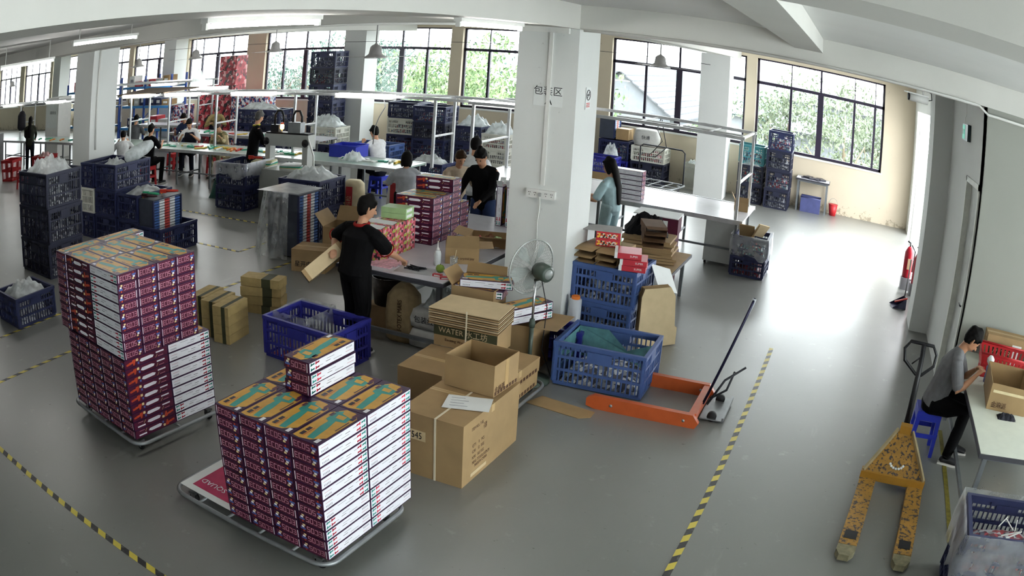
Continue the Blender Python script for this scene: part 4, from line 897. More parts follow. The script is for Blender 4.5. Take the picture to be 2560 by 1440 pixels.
# small things on the table
def bottle(x, y, z, s, label, m, capm, name='squeeze_bottle'):
    t = thing(name, label, 'bottle', (x, y, z)); MB().lathe([(.03*s, 0), (.032*s, .01*s), (.032*s, .1*s), (.026*s, .125*s), (.013*s, .135*s)], n=16).obj('body', m, t)
    MB().lathe([(.016*s, .135*s), (.016*s, .15*s), (.006*s, .16*s), (.003*s, .215*s)], n=12).obj('nozzle', capm, t); return t
bottle(-3.98, 7.25, .76, 1.15, 'white glue bottle with long nozzle on the packing table', mat('milky_plastic', '#d9dee0', .35), WHITE)
t = thing('green_fruit', 'round green fruit on the packing table', 'fruit', (-3.83, 7.04, .76)); MB().lathe([(.002, 0), (.03, .006), (.044, .03), (.044, .045), (.032, .068), (.008, .076)], n=16).obj('flesh', mat('green_peel', '#7d9a3a', .5, var=.2, scale=25), t); MB().tube([(0, 0, .074), (.004, 0, .086)], .003, 6).obj('stem', BARK, t)
for x, y, s, h, lab, c in ((-3.7, 7.0, .032, .06, 'pale green glass cup on the packing table, front one', (.7, .95, .8)), (-3.63, 7.03, .03, .058, 'pale green glass cup on the packing table, right one', (.7, .95, .8)), (-3.82, 7.3, .042, .1, 'clear plastic beaker with a stirring stick beside the glue bottle', (.95, .97, .97))):
    t = thing('cup', lab, 'cup', (x, y, .76)); MB().lathe([(s*.85, 0), (s, h), (s*.94, h), (s*.8, .006), (0, .006)], n=18).obj('body', glassmat('cup_glass' if c[0] > .9 else 'green_cup_glass', c, .12, .05, op=.2), t)
    if h > .09: MB().tube([(0, 0, .01), (.02, .01, .17)], .004, 6).obj('stick', KRP, t)
for k, (x, y) in enumerate(((-3.78, 6.9), (-3.68, 6.86))):
    t = thing('red_pack', ['left', 'right'][k]+' small red pack at the front edge of the packing table', 'box', (x, y, .76), .1+.4*k); MB().box((-.045, -.02, 0), (.045, .02, .025)).obj('body', REDB, t); MB().box((-.03, -.0206, .006), (.035, -.0201, .018)).obj('label', PAPER, t)
t = carton(-3.86, 7.55, .76, .34, .3, .17, 'half-open brown carton lying on the packing table', .5, True, flaps=(20, None, None, 88)); text('lettering', 'Water crystal joy', .035, BRP, t, (0, -.153, .06), FR)
MB().add([(-.17, .15, .17), (.17, .15, .17), (.16, -.12, .24), (-.16, -.12, .24), (-.17, .15, .174), (.17, .15, .174), (.16, -.12, .244), (-.16, -.12, .244)], [(3, 2, 1, 0), (4, 5, 6, 7), (0, 1, 5, 4), (1, 2, 6, 5), (2, 3, 7, 6), (3, 0, 4, 7)]).obj('lid', KR, t); MB().box((-.02, -.05, .226), (.06, .1, .23)).obj('dark_band', DKP, t)
carton(-3.9, 8.35, .76, .5, .36, .1, 'shallow open carton of scraps on the packing table', .3, True, flaps=(70, None, 75, 80))
for k, (x, y, c, lab) in enumerate(((-4.0, 8.3, REDB, 'crumpled red wrapper'), (-3.85, 8.4, GRC, 'crumpled green wrapper'), (-3.78, 8.28, PAPER, 'crumpled white wrapper'), (-3.98, 8.45, mat('brown_card', '#7a5236'), 'crumpled brown wrapper'))):
    o = link('wrapper', heap('wrapper', .16, .13, .09, c, 6, 5, 40+k, .3, .6), None, (x, y, .766), k); tag(o, lab+' in the scrap carton on the packing table', 'wrapper', 'wrappers in the scrap carton')
for k in range(4):
    o = MB().box((-.15, -.028, 0), (.15, .028, .012)).obj('folded_bag', mat('pink_striped_bag', '#d8a8b0', .5, var=.3, scale=30), None, (-4.44+.015*k, 6.86+.07*k, .7605+.003*k), .12*k); tag(o, '%s pink striped folded bag at the front left of the packing table' % ORD[k], 'bag', 'pink striped folded bags')
o = link('cable_bundle', None, None) if 0 else None
t = thing('black_strips', 'tangle of black rubber strips under the standing man\'s hand', 'strips', (-4.08, 6.98, .762)); rnd = random.Random(9)
for k in range(14):
    a = rnd.random()*6.28; P = [(rnd.uniform(-.1, .1), rnd.uniform(-.06, .06), rnd.uniform(.003, .02)) for _ in range(4)]; MB().tube(P, .005, 5).obj('strip', mat('black_rubber_strip', '#24262e', .6), t)
tag(MB().box((-.2, -.12, 0), (.2, .12, .001)).obj('plastic_sheet', FILM, None, (-4.05, 6.95, .7602), .2), 'clear plastic sheet under the black strips', 'film')
# under the table
t = thing('dark_bin', 'dark round bin on a carton under the packing table', 'bin', (-4.55, 7.25, 0)); MB().lathe([(.16, .25), (.19, .55), (.18, .55), (.15, .27), (0, .27)], n=20).obj('body', mat('dark_brown_plastic', '#2c241c', .5), t); MB().box((-.2, -.17, .0), (.2, .17, .25)).obj('base_carton', KR, t)
SACK = mat('woven_sack', '#a08b66', .8, var=.12, scale=20); WSACK = mat('white_woven_sack', '#c4c4c0', .75, var=.06, scale=20)
def sack(x, y, z, w, d, h, rz, label, m, body=None, tm=INK, tie=False, ts=.07):
    t = thing('sack', label, 'sack', (x, y, z), rz, 'woven sacks'); mb = MB(); n = 16; V = []; L_ = [(0, .82), (.06, 1), (.5, 1.05), (.8, .95), (.93, .6 if tie else .9), (1, .3 if tie else .6)]
    for v, s in L_:
        for k in range(n):
            a = 2*PI*k/n; q = lambda c: math.copysign(abs(c)**.55, c); V.append((q(math.cos(a))*w/2*s, q(math.sin(a))*d/2*s, v*h))
    N = len(L_); mb.add(V, [(i*n+k, i*n+(k+1) % n, (i+1)*n+(k+1) % n, (i+1)*n+k) for i in range(N-1) for k in range(n)]+[tuple(reversed(range(n))), tuple((N-1)*n+k for k in range(n))], 0, True); mb.obj('body', m, t)
    if body: text('lettering', body, ts, tm, t, (0, -d/2*1.06-.002, h*.5), FR)
    return t
t = sack(-4.2, 6.98, .0, .34, .26, .6, .1, 'tan kraft sack with vertical lettering under the packing table', SACK, None, tie=True); text('lettering', 'FOTEX MARS', .07, BRP, t, (.02, -.142, .3), (PI/2, -PI/2, 0), sx=.8)
sack(-3.85, 7.0, .0, .5, .3, .2, .05, 'lower white woven sack under the packing table', WSACK); sack(-3.85, 7.0, .2, .48, .3, .2, .02, 'upper white woven sack with print under the packing table', WSACK, '\u5305\u88c5\u7ea2\u8482', ts=.075)
bag(-3.8, 7.1, .4, .35, .3, .25, 'crumpled clear bags on the white sacks under the table', 0, 61)
# ================================================================ PEDESTAL FAN
GDK = mat('dark_green_enamel', '#3f4a42', .4); WIRE = mat('fan_wire', '#a9adaa', .35, .4)
t = thing('pedestal_fan', 'large grey pedestal fan seen from behind beside the column', 'fan', (-2.7, 6.72, 0), .2)
MB().lathe([(.2, 0), (.2, .02), (.05, .05), (.03, .06)], n=24).obj('base', GDK, t); MB().tube([(0, 0, .05), (0, 0, .55)], .02).obj('lower_pole', GDK, t); MB().tube([(0, 0, .55), (0, 0, .96)], .012).obj('upper_pole', mat('chrome', '#c8c9cb', .2, .9), t); MB().lathe([(.026, .52), (.03, .56), (.022, .6)], n=14).obj('collar', GDK, t)
hd = Vector((.03, -.02, 1.06)); ax = Vector((-.8, .62, .06)).normalized(); Q = Vector((0, 0, 1)).rotation_difference(ax).to_matrix()
G = lambda r, a, h: tuple(hd+Q @ Vector((r*math.cos(a), r*math.sin(a), h)))
R_ = .25
MB().tube([G(R_, 2*PI*k/40, .1) for k in range(40)], .008, 6, closed=True).obj('guard_rim', WIRE, t)
gb, gf = MB(), MB()
for k in range(48):
    a = 2*PI*k/48; gb.tube([G(.05, a, .03), G(.17, a+.1, .035), G(R_-.02, a+.16, .07), G(R_, a+.16, .1)], .0014, 4); gf.tube([G(.05, a, .19), G(.17, a-.1, .18), G(R_-.02, a-.16, .14), G(R_, a-.16, .1)], .0014, 4)
for r, h in ((.1, .033), (.16, .035), (.21, .05)): gb.tube([G(r, 2*PI*k/32, h) for k in range(32)], .0016, 4, closed=True)
tag(gb.obj('back_guard', WIRE, t), kind='stuff'); tag(gf.obj('front_guard', WIRE, t), kind='stuff')
MB().lathe([(.05, -.13), (.075, -.12), (.08, -.02), (.06, .03)], tuple(hd), 18, axis=tuple(ax)).obj('motor_housing', GDK, t); MB().lathe([(.0, -.138), (.045, -.133), (.045, -.128)], tuple(hd), 16, axis=tuple(ax)).obj('vent_cap', mat('grey_cap', '#8a8f8c', .4), t)
BLD = mat('fan_blade_grey', '#9aa09c', .45)
for k in range(5):
    a = 2*PI*k/5; b = MB(); P = [G(.04, a-.3, .07), G(.14, a-.4, .08), G(.22, a-.35, .095), G(.225, a+.05, .12), G(.18, a+.28, .13), G(.1, a+.3, .12), G(.04, a+.3, .11)]
    b.poly(P); b.add([Vector(p)+ax*.003 for p in P], [tuple(reversed(range(len(P))))]); b.obj('blade', BLD, t)
MB().tube([tuple(hd+ax*-.05+Vector((0, 0, -.05))), (0, 0, .96)], .016).obj('neck', GDK, t)
pipe('black power lead trailing from the fan down to the floor', [(-2.66, 6.75, 1.0), (-2.6, 6.8, .7), (-2.62, 6.8, .3), (-2.55, 6.9, .01), (-2.4, 7.25, .008), (-2.6, 7.5, .008), (-2.9, 7.4, .008)], .005, BLACKM, 'power_lead', 'cable')
# stretch film roll beside the column
t = thing('film_roll', 'roll of clear stretch film with orange core standing by the column', 'film roll', (-2.74, 7.98, 0)); MB().lathe([(.062, .01), (.065, .02), (.065, .44), (.04, .445)], n=22).obj('film', mat('stretch_film', '#b9bdc4', .25, var=.05), t); MB().lathe([(.045, 0), (.045, .475), (.036, .475), (.036, .0)], n=20).obj('core', mat('orange_core', '#d8762a', .5), t)
t = crate(-2.62, 7.42, 0, 'violet tote with a label behind the tall carton and fan', .4, .3, .34, 'violet', .1, fill=None)
# ================================================================ ORANGE LIFT TRUCK
ORG = mat('orange_enamel', '#b8552a', .4, var=.08); DKS = mat('dark_steel', '#33343a', .4, .5)
t = thing('lift_truck', 'orange low U-frame lift truck with long black lever', 'hand truck', (-1.05, 6.84, 0), .01)
for s in (-1, 1):
    y = s*.37; b = MB(); P = [(-.98, .02), (-.9, .0), (.03, .0), (.06, .05), (.0, .125), (-.92, .125), (-.98, .09)]
    b.add([(u, y-.028, v) for u, v in P]+[(u, y+.028, v) for u, v in P], [tuple(reversed(range(7))), tuple(range(7, 14))]+[(i, (i+1) % 7, 7+(i+1) % 7, 7+i) for i in range(7)]); bo = b.obj('side_rail', ORG, t)
    for u in (-.75, -.08): MB().lathe([(.014, -.031), (.014, .031)], (u, y, .06), 12, axis=(0, 1, 0)).obj('bolt', STEEL, bo)
MB().box((-.05, -.345, .03), (.02, .345, .12)).obj('cross_bar', ORG, t)
b = MB(); b.box((.03, -.2, .02), (.26, .34, .03)); b.box((.24, -.2, .03), (.26, .34, .06)); b.obj('foot_plate', STEEL, t)
for y in (-.16, .26): MB().lathe([(.045, -.02), (.045, .02)], (.14, y, .045), 16, axis=(0, 1, 0)).obj('wheel', RUB, t)
lv = MB(); A_, B_ = Vector((.02, .0, .1)), Vector((.32, .16, 1.08)); off = Vector((.0, .05, 0))
lv.tube([A_+off, A_*.35+B_*.65+off, B_*.94+A_*.06+off*.6, B_], .013); lv.tube([A_-off, A_*.35+B_*.65-off, B_*.94+A_*.06-off*.6, B_], .013); lv.obj('lever', mat('dark_blue_tube', '#1d1b38', .35, .3), t)
MB().tube([B_*.86+A_*.14, B_*1.0], .02).obj('grip', mat('grey_grip', '#b9bcc2', .5), t)
l2 = MB(); l2.tube([(.06, -.05, .1), (.17, .1, .3), (.34, .2, .42)], .011); l2.tube([(.06, .1, .1), (.2, .12, .2), (.24, .2, .36)], .011); l2.obj('linkage', DKS, t)
# ================================================================ YELLOW PALLET TRUCK
def yelmat():
    m = mat('chipped_yellow_paint', '#9c7430', .55, var=.2, scale=8); nt = m.node_tree; L = nt.links.new; b = nt.nodes['Principled BSDF']; src = b.inputs['Base Color'].links[0].from_socket
    n = nt.nodes.new('ShaderNodeTexNoise'); n.inputs['Scale'].default_value = 34; n.inputs['Detail'].default_value = 6; tc = nt.nodes.new('ShaderNodeTexCoord'); L(tc.outputs['Object'], n.inputs['Vector'])
    r = nt.nodes.new('ShaderNodeValToRGB'); r.color_ramp.elements[0].position = .52; r.color_ramp.elements[1].position = .6; L(n.outputs[0], r.inputs[0]); mx = nt.nodes.new('ShaderNodeMixRGB'); L(r.outputs[0], mx.inputs[0]); L(src, mx.inputs[1]); mx.inputs[2].default_value = (.05, .04, .04, 1); L(mx.outputs[0], b.inputs['Base Color']); return m
YEL = yelmat(); YSOLID = mat('yellow_paint', '#a87a2c', .45, var=.1)
t = thing('pallet_truck', 'worn yellow hand pallet truck with black steering handle', 'pallet truck', (.95, 5.93, 0), -.1)
for s in (-1, 1):
    x = s*.245; b = MB(); b.box((x-.08, -1.1, .05), (x+.08, .08, .075)); b.box((x-.08, -1.1, .02), (x-.07, .08, .05)); b.box((x+.07, -1.1, .02), (x+.08, .08, .05)); fo = b.obj('fork', YEL, t)
    MB().prism([(x-.08, -1.1), (x-.08, -1.18), (x-.045, -1.25), (x+.045, -1.25), (x+.08, -1.18), (x+.08, -1.1)], .02, .072).obj('fork_tip', mat('scuffed_grey_yellow', '#7a745a', .6, var=.3, scale=20), t)
    MB().box((x-.055, -1.02, .0755), (x+.055, -.9, .078)).obj('roller_slot', BLACKM, t); MB().lathe([(.036, -.045), (.036, .045)], (x, -1.0, .037), 14, axis=(1, 0, 0)).obj('roller', RUB, t)
b = MB(); b.box((-.33, .0, .06), (.33, .1, .13)); b.obj('yoke', YSOLID, t)
b = MB(); P = [(-.3, .03, .13), (.3, .03, .13), (.07, .4, .38), (-.07, .4, .38)]; b.add(P+[(x, y+.03, z-.06) for x, y, z in P], [(0, 1, 2, 3), (7, 6, 5, 4), (0, 4, 5, 1), (1, 5, 6, 2), (2, 6, 7, 3), (3, 7, 4, 0)]); b.obj('apron_plate', YEL, t)
for s in (-1, 1): MB().bar((s*.31, .02, .13), (s*.075, .4, .39), .02, .05).obj('apron_edge', mat('pale_steel_edge', '#a89a78', .4, .3), t)
for k in range(7): a = PI*(1.1+.8*k/6); MB().lathe([(.014, 0), (.011, .004)], (.07*math.cos(a), .13+.045*math.sin(a), .2+.03*math.sin(a)), 8, axis=(0, -.55, .83)).obj('paint_chip', PAPER, t)
MB().box((-.06, .38, .36), (.06, .46, .44)).obj('pump_cap', YSOLID, t); MB().tube([(0, .46, .1), (0, .46, .4)], .05, 14).obj('pump', DKS, t)
for s in (-1, 1): MB().lathe([(.09, -.025), (.09, .025)], (s*.07, .46, .09), 20, axis=(1, 0, 0)).obj('steer_wheel', RUB, t)
Hb, Ht = Vector((.0, .5, .3)), Vector((-.02, .58, 1.12)); MB().tube([Hb, Hb.lerp(Ht, .5), Ht], [.035, .03, .026], 10).obj('draw_bar', BLACKM, t)
lp = [(-.03, .0), (-.17, .1), (-.19, .2), (-.14, .27), (.1, .27), (.15, .2), (.14, .1), (.03, .0)]; dv = (Ht-Hb).normalized(); MB().tube([tuple(Hb.lerp(Ht, .68)+Vector((u, 0, 0))+dv*v) for u, v in lp], .016, 8, closed=True).obj('handle_loop', BLACKM, t)
MB().tube([tuple(Hb.lerp(Ht, .88)), tuple(Hb.lerp(Ht, .82)+Vector((-.09, -.02, -.03)))], .008).obj('release_lever', BLACKM, t)
# ================================================================ RIGHT WORK TABLE
def stool(x, y, m, label, h=.44, s=.28, rz=0, group='plastic stools'):
    t = thing('plastic_stool', label, 'stool', (x, y, 0), rz, group); a, b = s/2, s/2*1.2
    MB().box((-a, -a, h-.03), (a, a, h)).obj('seat', m, t)
    for k in range(4):
        c, d = [(-1, -1), (1, -1), (1, 1), (-1, 1)][k]; l = MB(); l.add([(c*(b-.03)-.02, d*(b-.03)-.02, 0), (c*(b-.03)+.02, d*(b-.03)-.02, 0), (c*(b-.03)+.02, d*(b-.03)+.02, 0), (c*(b-.03)-.02, d*(b-.03)+.02, 0), (c*(a-.025)-.025, d*(a-.025)-.025, h-.03), (c*(a-.025)+.025, d*(a-.025)-.025, h-.03), (c*(a-.025)+.025, d*(a-.025)+.025, h-.03), (c*(a-.025)-.025, d*(a-.025)+.025, h-.03)], [(3, 2, 1, 0), (4, 5, 6, 7), (0, 1, 5, 4), (1, 2, 6, 5), (2, 3, 7, 6), (3, 0, 4, 7)]); l.obj('leg', m, t)
    for k in range(4):
        q = MB(); R = Matrix.Rotation(k*PI/2, 3, 'Z'); q.box((-a*1.0, -a*1.07-.004, h*.42), (a*1.0, -a*1.07+.004, h*.52), 0, R); q.box((-a*.95, -a*1.0-.004, h*.8), (a*.95, -a*1.0+.004, h-.03), 0, R); q.each('stretcher', m, t)
    return t
stool(1.27, 6.86, CR['royal'], 'blue plastic stool under the seated grey-shirted worker')
table(1.58, 5.28, 2.75, 7.78, .76, 'white work table at the right edge with an open carton', shelf=.15, top=mat('white_board', '#cfd3c6', .4, var=.04))
t = carton(2.02, 6.5, .761, .46, .6, .24, 'open brown carton on the right work table', -.1, True, flaps=(None, None, None, None)); text('lettering', '\u91d1\u9ebb\u6d3e', .06, BRP, t, (-.1, -.303, .05), FR); stripes(t, .008, .5, .2305, 0, 8, .028); MB().box((-.2, -.3025, .16), (.22, -.301, .185)).obj('sealing_tape', mat('clear_tape', '#d8c8a0', .15), t)
def basket(x, y, z, w, d, h, m, label, rz=0, f=1.15):
    t = thing('plastic_basket', label, 'basket', (x, y, z), rz); b = MB(); k = .012
    for (u0, v0, u1, v1) in ((-1, -1, 1, -1), (1, -1, 1, 1), (1, 1, -1, 1), (-1, 1, -1, -1)):
        a0, a1 = Vector((u0*w/2/f, v0*d/2/f, 0)), Vector((u1*w/2/f, v1*d/2/f, 0)); b0, b1 = Vector((u0*w/2, v0*d/2, h)), Vector((u1*w/2, v1*d/2, h)); n = 12
        for i in range(n): 
            s, e = i/n, (i+.62)/n; b.add([a0.lerp(a1, s), a0.lerp(a1, e), b0.lerp(b1, e), b0.lerp(b1, s)], [(0, 1, 2, 3)])
        for lv_ in (.02, .5, .93): b.bar(a0.lerp(b0, lv_), a1.lerp(b1, lv_), .008, h*.12)
    b.box((-w/2/f, -d/2/f, 0), (w/2/f, d/2/f, .006)); b.obj('wall', m, t)
    MB().tube([(-w/2, -d/2, h), (w/2, -d/2, h), (w/2, d/2, h), (-w/2, d/2, h)], k, 6, closed=True).obj('rim', m, t); return t
basket(2.12, 7.2, .761, .68, .4, .24, CR['red'], 'red slatted basket on the right work table', -.1)
t = carton(2.2, 7.63, .761, .56, .24, .3, 'dark-printed water-gun carton against the wall on the right table', -.05); MB().box((-.281, -.122, .05), (.281, -.1205, .2)).obj('dark_band', DKP, t); text('lettering', 'WATER', .08, KRP, t, (-.07, -.124, .13), FR); MB().box((.07, -.1245, .03), (.2, -.1225, .24)).obj('label', PAPER, t)
t = thing('doll_bottle', 'small white and red figure-shaped bottle behind the open carton', 'bottle', (1.86, 6.92, .761)); MB().lathe([(.03, 0), (.034, .02), (.03, .1), (.034, .15), (.02, .17)], n=14).obj('body', mat('blue_white_print', '#7a7fa8', .4, var=.4, scale=40), t); MB().lathe([(.02, .17), (.042, .2), (.045, .23), (.02, .26)], n=14).obj('head', PAPER, t)
o = link('black_cloth', heap('black_cloth', .22, .12, .05, mat('black_cloth', '#1a1b24', .9), 8, 6, 70, .5, .5), None, (1.98, 6.08, .761)); tag(o, 'small crumpled black cloth in front of the open carton', 'cloth')
t = thing('metal_parts', 'pile of dark and shiny clips at the right edge of the work table', 'parts', (2.45, 6.75, .762), 0); t['kind'] = 'stuff'; rnd = random.Random(3); mm = MB()
for k in range(110): p = Vector((rnd.gauss(0, .1), rnd.gauss(0, .16), .006)); a = rnd.random()*6.28; mm.bar(p, p+Vector((math.cos(a)*.035, math.sin(a)*.035, rnd.random()*.02)), .007, .005, rnd.randint(0, 1))
mm.obj('clips', [BLACKM, STEEL], t)
t = thing('bottle', 'dark bottle with red cap at the right edge behind the basket', 'bottle', (2.62, 7.45, .761)); MB().lathe([(.035, 0), (.036, .16), (.02, .2), (.014, .22)], n=14).obj('body', mat('dark_glass', '#2a2d30', .2), t); MB().lathe([(.017, .22), (.017, .245)], n=12).obj('cap', REDB, t)
for k in range(2): crate(1.86, 4.52, k*.32, ['lower', 'upper film-wrapped'][k]+' crate in the bottom right corner', .84, .62, .318, 'navy', -.05, fill='red' if k else 'dark', top=.55)
liner(1.86, 4.52, .9, .68, .3, .66, 'clear film wrapped around the crate in the bottom right corner', -.05, 51, .05)
b = MB(); rnd = random.Random(12)
for k in range(7): a = rnd.random()*3; p = Vector((1.86+rnd.uniform(-.3, .3), 4.5+rnd.uniform(-.15, .2), .5+rnd.random()*.05)); tag(MB().bar(p, p+Vector((math.cos(a)*.16, math.sin(a)*.1, .04)), .008, .008).obj('white_strip', WHITE, None), '%s loose white strip lying in the film-wrapped corner crate' % ORD[k], 'strip', 'loose white strips')
carton(2.35, 6.9, .17, .4, .4, .3, 'dim carton on the rails under the right work table', .1)
# fire extinguishers and dustpan by the pier
EXR = mat('extinguisher_red', '#a3182a', .3, var=.05)
for k, (x, y) in enumerate(((1.36, 13.1), (1.52, 12.75))):
    t = thing('fire_extinguisher', ['left', 'right half-hidden'][k]+' red fire extinguisher beside the white pier', 'extinguisher', (x, y, .2), 0, 'fire extinguishers'); MB().lathe([(.085, 0), (.09, .02), (.09, .42), (.05, .5), (.03, .52)], n=20).obj('cylinder', EXR, t); MB().tube([(0, 0, .52), (0, 0, .58), (-.06, 0, .6)], .014).obj('valve', BLACKM, t); MB().tube([(.03, 0, .55), (.11, 0, .45), (.1, 0, .1)], .012).obj('hose', BLACKM, t); MB().box((-.02, -.092, .15), (.06, -.089, .33)).obj('label', KRP, t)
    s_ = MB(); s_.box((x-.1, y-.1, 0), (x+.1, y+.1, .2)); tag(s_.obj('extinguisher_stand', mat('grey_stand', '#77777a', .5)), ['left', 'right'][k]+' grey stand under a fire extinguisher by the pier', 'stand')
t = thing('dustpan', 'dark blue long-handled dustpan with red trim beside the pier', 'dustpan', (1.17, 11.85, 0), .2); MB().add([(-.14, -.12, 0), (.12, -.12, 0), (.12, .1, .02), (-.14, .1, .02), (.12, -.1, .16), (.12, .1, .16)], [(0, 1, 2, 3), (1, 4, 5, 2), (0, 4, 1), (3, 2, 5)]).obj('pan', mat('navy_pan', '#22223f', .4), t); MB().tube([(.1, 0, .15), (.12, .02, .75)], .012).obj('handle', STEEL, t); MB().bar((-.1, -.1, .1), (.13, -.09, .17), .02).obj('trim', REDP, t)
# ================================================================ PACKING BENCH RIGHT OF THE COLUMN
def bench(x0, x1, y0, y1, z, label, legs=4, top=None):
    t = thing('work_bench', label, 'bench', ((x0+x1)/2, (y0+y1)/2, 0)); w, d = x1-x0, y1-y0
    MB().box((-w/2, -d/2, z-.03), (w/2, d/2, z)).obj('bench_top', top or TOPW, t)
    for s in (-1, 1): MB().box((-w/2, s*d/2-.02, z-.06), (w/2, s*d/2+.02, z+.006)).obj('edge_rail', ALU, t)
    for k in range(legs):
        x = -w/2+.1+(w-.2)*k/(legs-1)
        for s in (-1, 1): MB().bar((x, s*(d/2-.06), 0), (x, s*(d/2-.06), z-.03), .04).obj('leg', LEGM, t)
        MB().bar((x, -d/2+.06, .22), (x, d/2-.06, .22), .03).obj('cross_rail', LEGM, t)
    MB().bar((-w/2+.1, -d/2+.06, .3), (w/2-.1, -d/2+.06, .3), .03).obj('long_rail', LEGM, t)
    return t
bench(-6.2, -1.6, 12.0, 13.5, .76, 'long white packing bench right of the large column', 5, mat('bright_bench_top', '#d6d6da', .25, var=.04))
t = thing('bench_cabinet', 'grey steel cabinet under the near end of the packing bench', 'cabinet', (-1.93, 12.5, 0)); MB().box((-.27, -.33, .04), (.27, .3, .7)).obj('body', GREYP, t); MB().box((-.25, -.338, .06), (.25, -.331, .68)).obj('door', GREYP, t); MB().box((.18, -.345, .36), (.2, -.338, .44)).obj('handle', BLACKM, t)
for sx in (-1, 1): MB().lathe([(.02, 0), (.02, .04)], (sx*.24, -.28, 0), 10).obj('foot', BLACKM, t)
def canopy(x0, x1, y0, y1, z, zb, posts, label, lamps=()):
    """light frame over a bench: two rails with cross bars, post pairs, tube lamps"""
    t = thing('light_frame', label, 'light frame', ((x0+x1)/2, (y0+y1)/2, zb)); cx, cy = (x0+x1)/2, (y0+y1)/2; h = z-zb
    for y in (y0, y1): MB().bar((x0-cx, y-cy, h), (x1-cx, y-cy, h), .04, .05).obj('rail', ALU, t)
    for x in posts:
        for y in (y0, y1): MB().bar((x-cx, y-cy, 0), (x-cx, y-cy, h-.02), .045).obj('post', ALU, t)
        MB().bar((x-cx, y0-cy, h), (x-cx, y1-cy, h), .035).obj('cross_bar', ALU, t); MB().bar((x-cx, y0-cy, h*.45), (x-cx, y1-cy, h*.45), .03).obj('cross_bar', ALU, t)
    return t
canopy(-6.2, -1.68, 12.05, 13.45, 2.0, .76, (-6.1, -1.72), 'white light frame over the packing bench right of the column')
for k, x in enumerate((-2.3, -3.4)):
    t = thing('unlit_lamp', ['right', 'left'][k]+' unlit tube fitting hanging in the frame over the packing bench', 'lamp', (x, 12.75, 1.96), 0, 'bench lamps'); MB().box((-.5, -.08, 0), (.5, .08, .03)).obj('reflector', GREYP, t); MB().tube([(-.48, 0, -.015), (.48, 0, -.015)], .013).obj('tube', mat('unlit_tube', '#c9cbcd', .3), t); MB().bar((0, -.69, .03), (0, .69, .03), .02).obj('bracket', ALU, t)
pipe('black looped cable hanging from the light frame over the packing bench', [(-3.35, 13.4, 1.98), (-3.4, 13.4, 1.8), (-3.3, 13.4, 1.6), (-3.45, 13.4, 1.4), (-3.55, 13.4, 1.3), (-3.4, 13.4, 1.32), (-3.22, 13.4, 1.5), (-3.28, 13.4, 1.75), (-3.33, 13.4, 1.97)], .008, BLACKM, 'power_lead', 'cable')
# boxes and cartons on and before that bench
for k in range(6): toybox(-3.52, 12.3, .7605+k*TBH, PI/2*0, '%s printed box of the pile beside the woman in light blue' % ORD[k], 'printed boxes on the far bench', True)
def slabs(x, y, z, w, d, n, dz, rz, where, m=KR, jit=.02, seed=0, name='folded_carton'):
    rnd = random.Random(seed)
    for k in range(n):
        o = MB().box((-w/2, -d/2, 0), (w/2, d/2, dz*.85)).obj(name, m, None, (x+rnd.uniform(-jit, jit), y+rnd.uniform(-jit, jit), z+k*dz), rz+rnd.uniform(-.12, .12)); tag(o, '%s folded carton from the bottom %s' % (ORD[k], where), 'flat carton', 'folded cartons '+where)
BRK = mat('brown_card_dark', '#5d4128', .8, var=.15); table(-2.98, 9.15, -2.02, 10.3, .55, 'low table heaped with folded cartons behind the blue crates', top=KR)
slabs(-2.45, 9.75, .55, .62, .5, 8, .035, .15, 'on the low table behind the blue crates', KR, .03, 5)
for k in range(3): sleeve(-2.35, 9.45, .835+.075*k, .26, .42, .07, .3+.06*k, '%s brown sleeve on the heap behind the blue crates' % ORD[k], BRK)
o = link('black_jacket', heap('black_jacket', .55, .42, .26, mat('black_jacket_cloth', '#15151a', .9, var=.1), 12, 10, 77, .6, .35), None, (-2.55, 9.9, .83), .3); tag(o, 'black jacket thrown over the heap of folded cartons', 'jacket')
for k in range(4):
    t = thing('maroon_box', '%s dark red box from the bottom behind the black jacket' % ORD[k], 'box', (-2.55+.02*(k % 2), 10.55, .001+k*.24), .1, 'dark red boxes behind the jacket'); MB().box((-.26, -.2, 0), (.26, .2, .238)).obj('body', BP['maroon'], t); MB().box((-.1, -.2015, .03), (.12, -.2005, .19)).obj('label', PAPER, t)
t = thing('maroon_box', 'open white-topped box on the dark red boxes behind the jacket', 'box', (-2.55, 10.5, .962), .05); MB().box((-.3, -.22, 0), (.3, .22, .012)).obj('lid', PAPER, t)
for k, (x, y) in enumerate(((-1.5, 11.95), (-1.36, 12.15), (-1.42, 11.85))): o = MB().box((-.12, -.01, 0), (.12, .01, .22)).obj('card_piece', KRP if k % 2 else KR, None, (x, y, .56)); o.rotation_euler = (.5, .2*k, k*.9); tag(o, '%s torn card piece sticking out of the crate at the bench end' % ORD[k], 'card piece', 'torn card pieces')
t = carton(-1.78, 12.95, .761, .22, .3, .16, 'small brown carton on the near end of the packing bench', .2, True, flaps=(40, None, 30, None))
